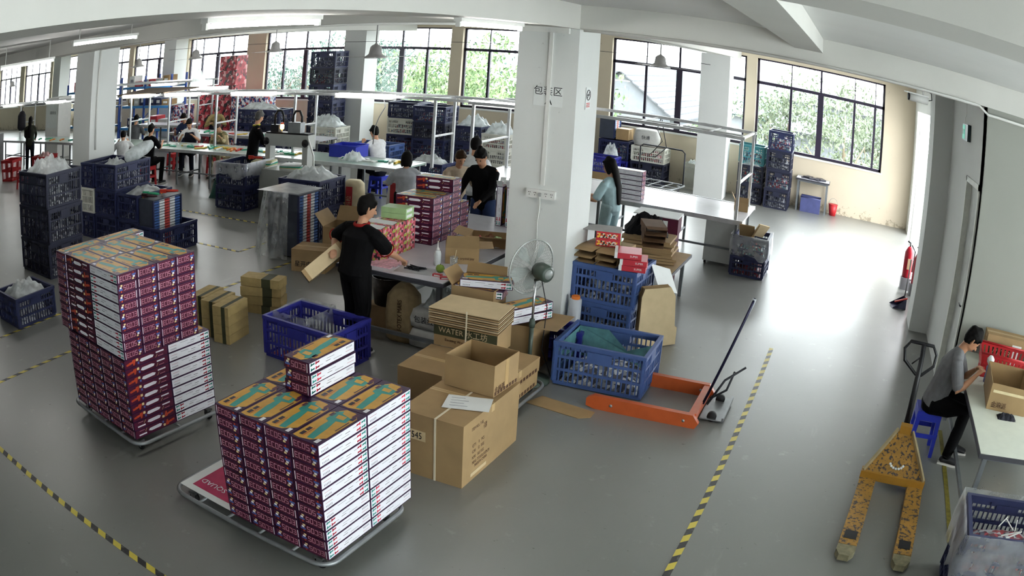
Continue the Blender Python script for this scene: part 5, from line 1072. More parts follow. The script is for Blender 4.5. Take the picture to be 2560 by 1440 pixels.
# ================================================================ ALONG THE WINDOW WALL, RIGHT
def far(x0, x1, z0, z1, y, label, col='navy', d=.6, fill='dark', h=None):
    return crate((x0+x1)/2, y+d/2, z0, label, x1-x0, d, z1-z0, col, 0, fill=fill)
far(-6.03, -5.3, 0, .45, 18.3, 'bottom crate in the left pile under the roof-view window', 'violet'); far(-6.03, -5.3, .452, .91, 18.3, 'upper crate in the left pile under the roof-view window', 'navy', fill='mixed')
far(-5.24, -4.43, 0, .5, 18.3, 'dark crate under the white basket below the roof-view window', 'black'); far(-5.24, -4.43, .502, .86, 18.3, 'white crate with a white sack below the roof-view window', 'white', fill='red')
o = upright_crate(-5.86, 18.6, .93, 'upright crate standing on the left pile under the roof-view window', .36, .5, .44)
t = sack(-4.95, 18.6, .86, .6, .4, .4, .1, 'white sack with print stuffed in the white crate by the window', WSACK, '\u5feb\u9012', ts=.1)
carton(-5.5, 18.6, .93, .3, .4, .26, 'carton with small print on the crates under the roof-view window', 0); bag(-5.65, 18.1, .55, .35, .3, .35, 'pale bag hanging in front of the left crates by the window', .3, 81)
crate(-5.7, 17.7, .25, 'violet crate in front of the left pile by the roof-view window', .7, .5, .35, 'violet', 0, fill='grey')
tag(MB().box((-6.05, 17.45, 0), (-5.35, 17.95, .249)).obj('pallet_block', KR), 'low carton block under the violet crate by the roof-view window', 'carton')
basket(-3.85, 18.75, 0, .36, .34, .6, CR['white'], 'white slatted bin half behind the far column', 0, 1.12); bag(-3.85, 18.75, .5, .28, .26, .22, 'white bag in the bin behind the far column', 0, 82)
def push(t, w, d, z):
    MB().tube([(-w/2+.05, d/2-.06, z), (-w/2+.05, d/2-.06, z+.68), (-w/2+.12, d/2-.06, z+.74), (w/2-.12, d/2-.06, z+.74), (w/2-.05, d/2-.06, z+.68), (w/2-.05, d/2-.06, z)], .016).obj('push_bar', DKS, t)
trolley(-4.28, 16.9, 1.15, .9, -.12, 'empty tube trolley with a tall push bar by the far column', .3, push)
# small table with dark cloth, box and bucket under the right window
t = table(-1.25, 18.55, -.42, 19.05, .76, 'small white table under the right window', inset=.05)
for k in range(6): o = MB().box((-.14, -.08, 0), (.14, .08, .02)).obj('black_tray', mat('black_plastic_tray', '#1d1d2c', .4), None, (-1.0+.16*(k % 3)+.05*k/6, 18.7+.12*(k//3), .761+.021*(k % 2)), .4*k); tag(o, '%s black plastic tray on the small table under the right window' % ORD[k], 'tray', 'black trays on the small table')
t = thing('storage_box', 'blue-grey open storage box under the small table', 'box', (-.85, 18.72, 0)); b = MB(); w, d, h, k = .5, .36, .34, .012
b.box((-w/2, -d/2, 0), (w/2, d/2, k)); b.box((-w/2, -d/2, k), (w/2, -d/2+k, h)); b.box((-w/2, d/2-k, k), (w/2, d/2, h)); b.box((-w/2, -d/2+k, k), (-w/2+k, d/2-k, h)); b.box((w/2-k, -d/2+k, k), (w/2, d/2-k, h)); b.obj('body', mat('bluegrey_plastic', '#474c78', .5), t); MB().tube([(-w/2, -d/2, h), (w/2, -d/2, h), (w/2, d/2, h), (-w/2, d/2, h)], .014, 6, closed=True).obj('rim', mat('bluegrey_plastic', '#474c78', .5), t)
t = thing('bucket', 'red bucket with wire handle by the back wall', 'bucket', (-.27, 18.85, 0)); MB().lathe([(.085, 0), (.12, .26), (.112, .26), (.08, .01), (0, .01)], n=20).obj('body', CR['red'], t); MB().tube([(.12*math.cos(a), 0, .25+.15*math.sin(a)) for a in [PI*k/10 for k in range(11)]], .004, 6).obj('handle', STEEL, t); MB().lathe([(.118, .25), (.126, .255), (.126, .268), (.118, .27)], n=20).obj('rim', CR['red'], t)
# ================================================================ ASSEMBLY LINE ALONG THE MIDDLE
GLA = mat('green_belt', '#8fa39a', .3, var=.05)
bench(-14.6, -7.3, 11.8, 12.7, .8, 'long conveyor bench in the middle of the hall', 7, GLA); bench(-7.1, -4.6, 11.3, 11.95, .76, 'bench behind the women at the packing table', 3)
bench(-24.0, -15.2, 11.9, 12.8, .8, 'far conveyor bench beyond the left column', 6, GLA); bench(-16.4, -10.9, 14.2, 14.9, .78, 'second row of benches behind the conveyor', 5); bench(-19.6, -16.9, 15.4, 16.0, .8, 'far bench in front of the blue rack', 3)
canopy(-16.6, -5.2, 12.3, 13.0, 2.0, .8, (-15.9, -14.2, -12.45, -10.1, -6.95), 'long light frame with lit tubes over the conveyor')
canopy(-27.5, -18.4, 12.3, 13.0, 1.95, .8, (-27.4, -23.2, -18.6), 'far light frame with lit tubes beyond the left column')
canopy(-21.5, -16.2, 15.4, 16.0, 2.1, .8, (-21.3, -16.4), 'light frame over the far bench by the blue rack')
TUBE2 = mat('bench_tube_glow', (1.0, 1.0, .97), .4, var=0, emit=22)
def benchlamp(x, y, z, ln, label):
    t = thing('bench_lamp', label, 'lamp', (x, y, z), 0, 'lit lamps over the benches'); MB().box((-ln/2, -.05, -.05), (ln/2, .05, -.02)).obj('batten', WHITE, t)
    for s in (-1, 1): MB().tube([(-ln/2+.03, s*.05, .02), (ln/2-.03, s*.05, .02)], .022, 8).obj('tube', TUBE2, t)
    for s in (-.35, .35): MB().bar((s*ln, 0, -.035), (s*ln, .13, -.035), .02).obj('bracket', ALU, t)
for x, lab in ((-8.35, 'lit bench lamp in front of the white middle column'), (-11.2, 'lit bench lamp above the person with the yellow collar'), (-13.6, 'lit bench lamp above the worker in camouflage'), (-15.5, 'lit bench lamp under the brown board'), (-5.6, 'lit bench lamp beside the large column'), ): benchlamp(x, 12.18, 2.0, 1.3, lab)
for x, lab in ((-20.2, 'lit bench lamp just left of the left column'), (-24, 'lit bench lamp over the far left bench'), (-26.5, 'leftmost lit bench lamp at the picture edge')): benchlamp(x, 12.18, 1.96, 1.3, lab)
benchlamp(-18.5, 15.7, 2.02, 1.3, 'lit lamp in front of the blue rack'); benchlamp(-14.9, 14.5, 1.95, 1.2, 'lit lamp behind the brown board'); 
tag(MB().add([(-1.3, -.5, 0), (.9, -.5, .02), (1.2, .5, .05), (-.9, .5, .08), (-1.3, -.5, .02), (.9, -.5, .04), (1.2, .5, .07), (-.9, .5, .1)], [(3, 2, 1, 0), (4, 5, 6, 7), (0, 1, 5, 4), (1, 2, 6, 5), (2, 3, 7, 6), (3, 0, 4, 7)]).obj('brown_board', mat('brown_board', '#6a5a4c', .8), None, (-15.2, 12.65, 2.03)), 'large brown board lying on the light frame above the seated workers', 'board')
t = thing('white_hood', 'white cone-shaped cloth hood hanging above the far bench', 'hood', (-15.6, 14.6, 1.95)); MB().lathe([(.3, 0), (.24, .15), (.1, .42), (.02, .55)], n=16).obj('cloth', BAG, t); MB().tube([(0, 0, .53), (0, 0, 1.58)], .006, 6).obj('cord', WHITE, t)
# toys and parts lying on the benches
TOYC = [mat('toy_teal', '#2f9a80', .4), mat('toy_yellow', '#d0b03a', .4), REDP, mat('toy_white', '#dfe2e0', .5), mat('toy_orange', '#d07a2a', .4), GRNP]; rnd = random.Random(21)
def toyheap(x0, x1, y, z, n, where):
    for k in range(n):
        x = x0+(x1-x0)*(k+.5)/n; h = .02+.02*rnd.random(); c = rnd.choice(TOYC)
        t = thing('toy_part', '%s plastic toy part from the left %s' % (ORD[k % 12], where), 'toy part', (x, y+rnd.uniform(-.12, .12), z), rnd.random()*3, 'toy parts on benches'); MB().prism(gun_poly(.26+.08*rnd.random()), 0, h).obj('body', c, t)
toyheap(-14.2, -12.9, 12.25, .801, 8, 'before the worker in the vest'); toyheap(-12.8, -11.3, 12.2, .801, 10, 'before the worker in camouflage'); toyheap(-11.0, -9.9, 12.2, .801, 9, 'before the person with the yellow collar'); toyheap(-8.9, -7.6, 12.3, .801, 8, 'before the man in the white shirt'); toyheap(-23, -16, 12.3, .801, 12, 'on the far conveyor beyond the column'); toyheap(-16, -11.5, 14.5, .781, 12, 'on the second bench row')
# printing press with gantry
PRS = mat('press_grey_paint', '#a9aca8', .45, var=.04)
t = thing('press_machine', 'grey gantry pad-printing press with amber lamp in the middle of the hall', 'machine', (-9.45, 11.35, 0))
MB().box((-.75, -.35, .35), (.75, .35, .72)).obj('base', PRS, t); MB().box((-.75, -.36, 0), (.75, .3, .35)).obj('plinth', mat('press_dark', '#6a6d6c', .5), t)
for x in (-.42, .5): MB().box((x-.06, -.1, .72), (x+.06, .06, 1.22)).obj('upright', PRS, t)
MB().box((-.5, -.12, 1.12), (.58, .08, 1.34)).obj('beam', PRS, t); MB().box((-.48, -.1, 1.34), (.56, .06, 1.37)).obj('guide_rail', BLACKM, t)
for x in (-.44, .52): MB().lathe([(.07, -.14), (.07, -.1)], (x, 0, 1.2), 16, axis=(0, 1, 0)).obj('knob', BLACKM, t)
MB().box((.05, -.08, 1.37), (.35, .06, 1.56)).obj('print_head', mat('press_head', '#8b8e90', .4, .4), t); MB().box((-.4, -.06, 1.37), (-.2, .06, 1.5)).obj('carriage', BLACKM, t)
for x in (-.35, .1): MB().tube([(x, 0, 1.5), (x, 0, 1.68), (x+.06, 0, 1.76), (x+.16, 0, 1.76), (x+.22, 0, 1.66), (x+.22, 0, 1.54)], .022).obj('cable_loop', BLACKM, t)
MB().lathe([(.03, 0), (.04, .02), (.04, .08), (.02, .1)], (-.12, -.05, 1.42), 14).obj('amber_lamp', mat('amber_glow', (1.0, .55, .12), .4, var=0, emit=6), t); MB().lathe([(.032, .1), (.032, .13)], (-.12, -.05, 1.42), 12).obj('red_cap', REDP, t); MB().tube([(-.12, -.05, 1.34), (-.12, -.05, 1.42)], .014).obj('lamp_stem', PRS, t)
MB().tube([(.56, -.1, 1.3), (.72, -.12, 1.0), (.75, -.12, .7)], .016).obj('air_hose', WHITE, t)
carton(-8.35, 10.95, 0, .6, .5, .62, 'grey-white carton under the conveyor beside the press', .1, m=GREYP, tape_=False); 
def paperstack(x, y, z, n, label): 
    for k in range(n): tag(MB().box((-.22, -.16, 0), (.22, .16, .022)).obj('card_stack', [PAPER, mat('yellowish_card', '#c9c39a', .6), TOYC[0]][k % 3], None, (x, y, z+.023*k), .1*k), '%s card tray from the bottom %s' % (ORD[k], label), 'tray', 'card trays on the press')
paperstack(-9.95, 11.25, .721, 5, 'on the left of the press'); paperstack(-9.2, 11.25, .721, 4, 'on the right of the press')
t = thing('blue_tote', 'royal blue open tote on the conveyor before the white column', 'crate', (-8.9, 12.55, .805)); 
b = MB(); w, d, h, k = .62, .42, .22, .015
b.box((-w/2, -d/2, 0), (w/2, d/2, k)); b.box((-w/2, -d/2, k), (w/2, -d/2+k, h)); b.box((-w/2, d/2-k, k), (w/2, d/2, h)); b.box((-w/2, -d/2+k, k), (-w/2+k, d/2-k, h)); b.box((w/2-k, -d/2+k, k), (w/2, d/2-k, h)); b.obj('body', CR['royal'], t); MB().tube([(-w/2, -d/2, h), (w/2, -d/2, h), (w/2, d/2, h), (-w/2, d/2, h)], .016, 6, closed=True).obj('rim', CR['royal'], t)
bag(-8.5, 12.15, .81, .4, .3, .2, 'white bag of parts on the conveyor beside the blue tote', 0, 91)
# sacks under the conveyor near the packing table
STR = mat('red_striped_sack', '#b03438', .6, var=.15); t = sack(-7.35, 10.55, 0, .36, .3, .8, .2, 'red and cream upright sack left of the standing man', mat('cream_sack', '#cfc2a0', .7), None); MB().box((-.06, -.168, .05), (.05, -.163, .72)).obj('red_band', STR, t); text('lettering', '\u7ea2\u5851\u6599\u7c92', .09, KRP, t, (-.005, -.171, .4), (PI/2, -PI/2, 0))
t = sack(-6.55, 10.75, 0, .5, .32, .95, -.1, 'white sack with a wide red band behind the standing man', WSACK, None); MB().box((-.12, -.178, .1), (.1, -.172, .82)).obj('red_band', STR, t)
bag(-6.1, 10.6, 0, .6, .5, .75, 'large clear bag heap behind the standing man', 0, 95, None, .6, .3)
carton(-5.75, 8.9, 0, .5, .5, .45, 'brown carton on the floor behind the standing man', .1, True, flaps=(30, 50, None, None))
stool(-14.39, 12.05-.6, CR['red'], 'red plastic stool under the man in the black T-shirt', .46, .3); 
for x, y, lab in ((-14.9, 13.15, 'red plastic stool under the conveyor, left one'), (-13.3, 13.15, 'red plastic stool under the conveyor, right one')): stool(x, y, CR['red'], lab)
# crate walls along the middle windows
def pile(x0, x1, y, n, h, where, cols, d=.62, fills=('dark', 'mixed')):
    z = 0
    for k in range(n): far(x0, x1, z, z+h, y, '%s crate up in the pile %s' % (ORD[k], where), cols[k % len(cols)], d, fills[k % len(fills)]); z += h+.002
pile(-9.55, -8.72, 15.9, 4, .375, 'right of the white middle column, nearest to it', ['black', 'navy']); pile(-10.42, -9.62, 16.2, 4, .38, 'directly beside the white middle column', ['navy', 'navy', 'white'], fills=('dark', 'red', 'mixed')); pile(-8.55, -7.9, 16, 3, .37, 'behind the women, navy one', ['navy'], fills=('dark', 'mixed')); pile(-7.88, -7.28, 16, 3, .33, 'behind the women, white one', ['white'], fills=('red', 'grey')); pile(-7.2, -6.6, 16.4, 4, .4, 'half hidden by the large column', ['black', 'navy'])
bag(-8.2, 16.3, 1.1, .6, .5, .3, 'white bag heap on the navy pile behind the women', 0, 101); bag(-7.58, 16.3, .98, .58, .5, .32, 'white bag heap on the white crates behind the women', 0, 102)
crate(-9.6, 14.6, .4, 'pale blue lidded crate behind the man in the white shirt', 1.0, .6, .38, 'blue', 0, fill='grey'); tag(MB().box((-10.1, 14.35, 0), (-9.1, 14.85, .399)).obj('pallet_block', GREYP), 'grey block under the pale blue crate behind the man in white', 'block')
crate(-8.3, 14.6, 0, 'navy crate behind the girl with black hair', .9, .6, .5, 'navy', 0, fill='mixed'); bag(-8.3, 14.6, .44, .7, .5, .24, 'clear bag on the navy crate behind the girl with black hair', 0, 103)
pile(-13.6, -12.75, 17.1, 6, .455, 'tallest one in front of the bushy-tree window', ['navy', 'black', 'navy'], .6, ('dark', 'mixed', 'dark'))
pile(-15.2, -14.4, 15.9, 3, .41, 'left of the person with the yellow collar', ['navy']); pile(-14.35, -13.6, 15.9, 3, .41, 'behind the person with the yellow collar', ['navy', 'black']); bag(-14.6, 16.2, 1.2, 1.3, .5, .25, 'white bags heaped on the navy piles under the windows', 0, 104); bag(-12.2, 16.2, .85, .9, .5, .35, 'white cloth bag heap left of the white middle column', 0, 105)
pile(-12.5, -11.7, 15.9, 2, .42, 'under the white cloth heap', ['navy', 'white'])
# red printed boxes stacked before the window and plaid packs
REDPAT = partsmat('red_pattern_print', ['#a82a38', '#c8505a', '#d8a0a0', '#7a1e2a', '#2e2226'], 12); PLAID = partsmat('plaid_print', ['#b03a3c', '#e0e0e4', '#3a4a8a', '#c8ccd8', '#27305a'], 16)
def tower(x, y, z, w, d, h, n, m, where, name='printed_carton'):
    for k in range(n): tag(MB().box((-w/2, -d/2, .0005), (w/2, d/2, h-.004)).obj(name, m, None, (x, y, z+k*h)), '%s carton up in the tower %s' % (ORD[k], where), 'carton', 'red printed cartons')
tower(-16.85, 17.3, .0, .76, .5, .455, 6, REDPAT, 'of red printed cartons at the window'); tower(-17.75, 17.3, 0, .7, .5, .46, 4, REDPAT, 'of red printed cartons, lower one at the left')
tower(-15.9, 16.9, 0, .6, .5, .4, 4, PLAID, 'of plaid packs below the red tower'); tower(-15.2, 17.0, 0, .55, .5, .4, 4, PLAID, 'of plaid packs right of the red tower'); tower(-18.8, 16.9, 0, .7, .5, .42, 3, PLAID, 'of plaid packs right of the blue rack')
# blue storage rack
RB = mat('rack_blue', '#2a4a9a', .4); 
def rack(x0, x1, y0, y1, h, shelves, label):
    t = thing('storage_rack', label, 'rack', ((x0+x1)/2, (y0+y1)/2, 0)); w, d = x1-x0, y1-y0
    for sx in (-1, 0, 1):
        for sy in (-1, 1): MB().bar((sx*w/2, sy*d/2, 0), (sx*w/2, sy*d/2, h), .06).obj('post', RB, t)
    for z in shelves:
        for sy in (-1, 1): MB().bar((-w/2, sy*d/2, z), (w/2, sy*d/2, z), .04, .08).obj('beam', mat('rack_beam_blue', '#3a86c8', .4), t)
        MB().box((-w/2, -d/2, z+.02), (w/2, d/2, z+.04)).obj('shelf', GREYP, t)
    for sx in (-1, 0): MB().bar((sx*w/2, d/2, .3), ((sx+1)*w/2, d/2, h*.6), .025).obj('brace', RB, t)
rack(-21.9, -18.9, 16.4, 17.1, 2.3, (.5, 1.25, 1.9), 'blue steel storage rack full of goods by the far windows'); rack(-26.4, -23.2, 16.6, 17.3, 2.2, (.5, 1.2, 1.85), 'second blue steel rack far left behind the column')
rnd = random.Random(33)
for r, (X0, X1, Y_) in enumerate(((-21.8, -19.0, 16.75), (-26.3, -23.3, 16.95))):
    for li, z in enumerate((.54, 1.29, 1.94) if r == 0 else (.54, 1.24, 1.89)):
        x = X0+.2; k = 0
        while x < X1-.3:
            w = .25+.2*rnd.random(); h = .15+.25*rnd.random(); c = rnd.choice([KR, PAPER, REDB, GREYP, CR['teal'], KRP, CR['navy']]); t = thing('goods_carton', '%s pack from the left on the %s shelf of the %s blue rack' % (ORD[k], ['lower', 'middle', 'upper'][li], ['first', 'second'][r]), 'pack', (x+w/2, Y_, z), 0, 'goods on the blue racks'); MB().box((-w/2, -.2, .0005), (w/2, .2, h)).obj('body', c, t); MB().box((-w*.3, -.2015, h*.3), (w*.3, -.2005, h*.7)).obj('label', PAPER if c != PAPER else BP['grey'], t); x += w+.06; k += 1
# white cabinet and stands left of centre
t = thing('control_cabinet', 'white cabinet with printed sign beyond the left column', 'cabinet', (-22.3, 13.6, 0)); MB().box((-.5, -.3, 0), (.5, .3, 2.0)).obj('body', WHITE, t); MB().box((-.4, -.306, 1.0), (.4, -.301, 1.85)).obj('door', PAPER, t); text('lettering', '\u6d88\u9632\u5b89\u5168', .12, INK, t, (.1, -.309, 1.5), FR)
tag(MB().box((-.4, -.3, 0), (.4, .3, 1.05)).obj('grey_machine_box', mat('machine_grey', '#8f8f92', .5), None, (-24.6, 12.6-.9, 0)), 'grey machine box by the far left bench', 'machine')
t = thing('hanging_bag', 'black bag hanging on the far light frame left of the column', 'bag', (-22.9, 12.2, 1.1)); MB().lathe([(.1, 0), (.18, .1), (.17, .5), (.1, .62), (.03, .66)], n=14).obj('body', mat('black_bag_cloth', '#1d1a22', .7), t); MB().tube([(0, 0, .64), (0, .05, .84)], .012).obj('strap', BLACKM, t)
# crates and tubs far left by the floor
basket(-18.7, 10.9, 0, .7, .6, .62, CR['red'], 'red basket heaped with parts at the far left', .1); basket(-19.9, 10.2, 0, .6, .5, .6, CR['red'], 'second red basket at the left picture edge', .3)
bag(-18.7, 10.9, .5, .6, .5, .26, 'pink and white bags heaped in the far red basket', 0, 111, mat('pinkish_bag', '#c9a0a0', .5, var=.2)); crate(-14.6, 9.7, .0, 'grey crate lying behind the tallest stack at the left', .9, .7, .5, 'grey', .1, fill='grey'); crate(-13.3, 9.3, 0, 'white grid crate behind the tallest stack at the left', .8, .7, .55, 'white', 0, fill='teal'); bag(-13.3, 9.3, .46, .8, .7, .3, 'pale green bag heap in the white grid crate', 0, 112)
o = link('green_sack', heap('green_sack', .6, .5, .3, mat('green_tarp', '#1f5a48', .5, var=.2), 10, 8, 113, .5, .4), None, (-17.0, 9.4, .0)); tag(o, 'green bag slumped at the foot of the red basket', 'bag'); stool(-17.9, 9.6, CR['red'], 'red plastic stool at the left edge beside the green bag')
o = link('green_sack', heap('green_sack', .5, .4, .62, mat('dark_green_tarp', '#1d4a40', .5, var=.2), 10, 8, 114, .6, .3), None, (-11.2, 11.35, .0)); tag(o, 'dark green bag hanging beside the film-covered crates', 'bag')

pipe('grey coiled lead hanging down in front of the white middle column', [(-8.05, 12.35, 1.98), (-8.0, 12.35, 1.8), (-8.12, 12.35, 1.6), (-8.2, 12.35, 1.4), (-8.22, 12.35, 1.1)], .009, mat('grey_lead', '#77777a', .6), 'power_lead', 'cable')
# ================================================================ PEOPLE
SKIN = mat('skin', '#b98a6c', .55, var=.06, scale=12); SKIN2 = mat('skin_darker', '#a8785a', .55, var=.06, scale=12); HAIRB = mat('black_hair', '#0b0908', .75, var=.2, scale=40, spec=.15); HAIRBR = mat('brown_hair', '#33200f', .7, var=.25, scale=40, spec=.2); SHOE = mat('dark_shoe', '#232326', .6); SOLE = mat('pale_sole', '#c9c6be', .6); EYE = mat('eye_dark', '#1a1210', .2, var=0); LIP = mat('lip', '#9a5a4c', .5, var=0)  # SKIN2 is a second, darker skin tone
def loft(mb, secs, side=(1, 0, 0), n=14):
    """closed tapering limb through (centre, half-width, half-depth) sections, rounded ends"""
    S = [(Vector(c), a, b) for c, a, b in secs]; sd = Vector(side)
    d0 = (S[0][0]-S[1][0]).normalized(); d1 = (S[-1][0]-S[-2][0]).normalized()
    S = [(S[0][0]+d0*S[0][2]*.6, S[0][1]*.45, S[0][2]*.45)]+S+[(S[-1][0]+d1*S[-1][2]*.6, S[-1][1]*.45, S[-1][2]*.45)]
    V = []
    for i, (c, a, b) in enumerate(S):
        t = (S[min(i+1, len(S)-1)][0]-S[max(i-1, 0)][0]).normalized(); x = sd-t*sd.dot(t)
        x = x.normalized() if x.length > .05 else t.orthogonal().normalized()
        y = t.cross(x); V += [c+x*a*math.cos(2*PI*k/n)+y*b*math.sin(2*PI*k/n) for k in range(n)]
    N = len(S); mb.add(V, [(i*n+k, i*n+(k+1) % n, (i+1)*n+(k+1) % n, (i+1)*n+k) for i in range(N-1) for k in range(n)]+[tuple(reversed(range(n))), tuple((N-1)*n+k for k in range(n))], 0, True)
def ball(mb, c, r, n=14):
    c = Vector(c); rx, ry, rz_ = r if isinstance(r, tuple) else (r, r, r); V = []; m = 9
    for i in range(1, m):
        a = PI*i/m
        V += [c+Vector((rx*math.sin(a)*math.cos(2*PI*k/n), ry*math.sin(a)*math.sin(2*PI*k/n), -rz_*math.cos(a))) for k in range(n)]
    b = len(V); V += [c-Vector((0, 0, rz_)), c+Vector((0, 0, rz_))]
    mb.add(V, [(i*n+k, i*n+(k+1) % n, (i+1)*n+(k+1) % n, (i+1)*n+k) for i in range(m-2) for k in range(n)]+[((k+1) % n, k, b) for k in range(n)]+[((m-2)*n+k, (m-2)*n+(k+1) % n, b+1) for k in range(n)], 0, True)
def fuse(mb, name, m, parent, vox, it=4):
    """merge overlapping volumes into one continuous skin"""
    me = mb.mesh('tmp_'+name, m); o = bpy.data.objects.new('tmp', me)
    r = o.modifiers.new('r', 'REMESH'); r.mode = 'VOXEL'; r.voxel_size = vox; s = o.modifiers.new('s', 'SMOOTH'); s.iterations = it; s.factor = .5
    q = baked(o); q.name = name
    q.materials.clear(); q.materials.append(m); q.polygons.foreach_set('use_smooth', [True]*len(q.polygons))
    bpy.data.objects.remove(o); bpy.data.meshes.remove(me)
    return link(name, q, parent)
def ik(a, c, l1, l2, pole):
    a, c = Vector(a), Vector(c); d = c-a; L = min(d.length, (l1+l2)*.985)
    if d.length < 1e-6: d = Vector((0, 0, -1))
    u = d.normalized(); c = a+u*L; x = (l1*l1-l2*l2+L*L)/(2*L); h = math.sqrt(max(l1*l1-x*x, 0)); p = Vector(pole); p = p-u*p.dot(u); p.normalize()
    return a+u*x+p*h, c
def person(label, loc, rz, top, shirt, trouser, hair='short', hm=None, seat=None, lean=.1, bow=.35, turn_=0, hands=None, skin=None, vox=.016, sleeve='short', collar=None, near=False, scale=1.0, vest=None, shoes=True, hips=0, grip=.5, bulk=1.0):
    """top = height of the crown above the floor; seat = seat height when sitting; hands = (right, left) targets in the person's own frame (faces +y)"""
    t = thing('person', label, 'person', loc, rz, 'people at work'); skin = skin or SKIN; S = scale
    sit = seat is not None; pz = (seat+.1) if sit else .9*S
    trunk = (top-.02-pz)-.27*S                                    # pelvis to neck base along the spine
    trunk = max(.32*S, min(.56*S, trunk)); py = hips
    dirv = Vector((0, math.sin(lean), math.cos(lean))); pel = Vector((0, py, pz)); nb = pel+dirv*trunk; ch = pel+dirv*trunk*.68; wa = pel+dirv*trunk*.3
    hd_dir = Vector((math.sin(turn_)*math.sin(bow), math.cos(turn_)*math.sin(bow), math.cos(bow))); hc = nb+hd_dir*.165*S
    fwd = Vector((math.sin(turn_)*math.cos(bow), math.cos(turn_)*math.cos(bow), -math.sin(bow))); sdv = fwd.cross(hd_dir).normalized()
    HM = Matrix((sdv, fwd, hd_dir)).transposed()
    H = lambda x, y, z: hc+HM @ Vector((x*S, y*S, z*S))
    sh = [nb+Vector((s*.175*S*bulk, -.005, -.055*S)) for s in (1, -1)]
    hp = [pel+Vector((s*.09*S, 0, -.02)) for s in (1, -1)]
    hands = hands or ((.16, .36, .95), (-.16, .36, .95)); arms = []
    for i, s in enumerate((1, -1)): e, w = ik(sh[i], hands[i], .27*S, .25*S, (s*.55, -.35, -.8)); arms.append((sh[i], e, w))
    legs = []
    for i, s in enumerate((1, -1)):
        if sit: kn = hp[i]+Vector((s*.05, .4*S, .02)); an = Vector((kn.x+s*.02, kn.y-.02-(0 if i else .06), .08))
        else: kn = Vector((s*.1*S, py*.5+.03+(.02 if i else 0), .48*S)); an = Vector((s*.11*S, .0+(.06 if i else -.04), .075))
        legs.append((hp[i], kn, an))
    sk = MB()
    loft(sk, [(pel, .14*S, .09*S), (wa, .125*S, .085*S), (ch, .15*S, .1*S), (nb-dirv*.04, .12*S, .07*S), (nb, .055*S, .055*S)])
    loft(sk, [(nb-dirv*.03, .052*S, .052*S), (nb+hd_dir*.09*S, .05*S, .052*S)])
    loft(sk, [(H(0, .005, -.1), .038*S, .045*S), (H(0, .01, -.06), .058*S, .075*S), (H(0, 0, .0), .072*S, .092*S), (H(0, -.006, .06), .07*S, .088*S), (H(0, -.006, .1), .045*S, .055*S)], sdv)
    loft(sk, [(H(0, .088, .005), .008*S, .008*S), (H(0, .106, -.03), .014*S, .012*S)], sdv)                    # nose
    for s in (1, -1): loft(sk, [(H(s*.073, -.005, .022), .008*S, .018*S), (H(s*.074, -.002, -.028), .007*S, .012*S)], fwd)
    for i, (a, e, w) in enumerate(arms):
        loft(sk, [(a, .052*S, .052*S), (a.lerp(e, .5), .044*S, .046*S), (e, .037*S, .038*S), (e.lerp(w, .3), .039*S, .037*S), (w, .025*S, .022*S)])
        d = (w-e).normalized(); s = 1 if i == 0 else -1
        up = Vector((0, 0, 1)); sd_ = d.cross(up); sd_ = sd_.normalized() if sd_.length > .1 else Vector((1, 0, 0)); nn = sd_.cross(d).normalized()
        loft(sk, [(w, .024*S, .018*S), (w+d*.04*S, .036*S, .016*S), (w+d*.075*S, .038*S, .014*S)], sd_)
        for k in range(4):                                             # four bent fingers of unequal length
            b0 = w+d*.075*S+sd_*(-.029+.019*k)*S; ln = (.055, .066, .06, .046)[k if s > 0 else 3-k]*S; cu = grip
            p1 = b0+(d*math.cos(cu*.6)-nn*math.sin(cu*.6))*ln*.5; p2 = p1+(d*math.cos(cu*1.5)-nn*math.sin(cu*1.5))*ln*.5
            loft(sk, [(b0-d*.01, .0095*S, .0095*S), (p1, .0088*S, .0088*S), (p2, .0075*S, .0075*S)], sd_, 8)
        tb = w+d*.022*S-sd_*s*.026*S*(1); tp = tb+(d*.6-sd_*s*.7-nn*.25).normalized()*.034*S; tq = tp+(d*.9-sd_*s*.15-nn*.35).normalized()*.028*S
        loft(sk, [(tb, .012*S, .012*S), (tp, .0105*S, .0105*S), (tq, .0085*S, .0085*S)], sd_, 8)
    for i, (a, k, f) in enumerate(legs):
        loft(sk, [(a, .075*S, .075*S), (k, .05*S, .05*S), (k.lerp(f, .35), .05*S, .05*S), (f, .033*S, .033*S)])
        loft(sk, [(f+Vector((0, -.04, -.03)), .032*S, .032*S), (f+Vector((0, .05, -.035)), .038*S, .03*S), (f+Vector((0, .14, -.045)), .034*S, .022*S)])
    fuse(sk, 'body', skin, t, vox, 3)
    c = MB(); bt = pel-dirv*.1*S if not sit else pel-dirv*.04
    B = S*bulk; loft(c, [(bt, .165*B, .118*B), (wa, .16*B, .115*B), (ch, .18*B, .125*B), (nb-dirv*.075*S, .165*B, .098*S), (nb-dirv*.012*S, .075*S, .068*S)])
    loft(c, [(sh[0]+Vector((-.01, 0, .012)), .05*S, .05*S), (nb+Vector((.05, 0, -.03)), .06*S, .06*S), (nb+Vector((-.05, 0, -.03)), .06*S, .06*S), (sh[1]+Vector((.01, 0, .012)), .05*S, .05*S)], (0, 1, 0))
    for a, e, w in arms:
        if sleeve == 'long': loft(c, [(a+Vector((0, 0, -.01)), .06*S, .06*S), (a.lerp(e, .5), .058*S, .058*S), (e, .05*S, .05*S), (e.lerp(w, .92), .037*S, .037*S)])
        elif sleeve == 'short': loft(c, [(a+Vector((0, 0, -.01)), .062*B, .062*B), (a.lerp(e, .5), .064*B, .064*B), (a.lerp(e, .86), .062*B, .062*B)])
        else: loft(c, [(a.lerp(nb, .2), .06*S, .06*S), (a.lerp(e, .12), .062*S, .062*S)])
    fuse(c, 'shirt', shirt, t, vox, 3)
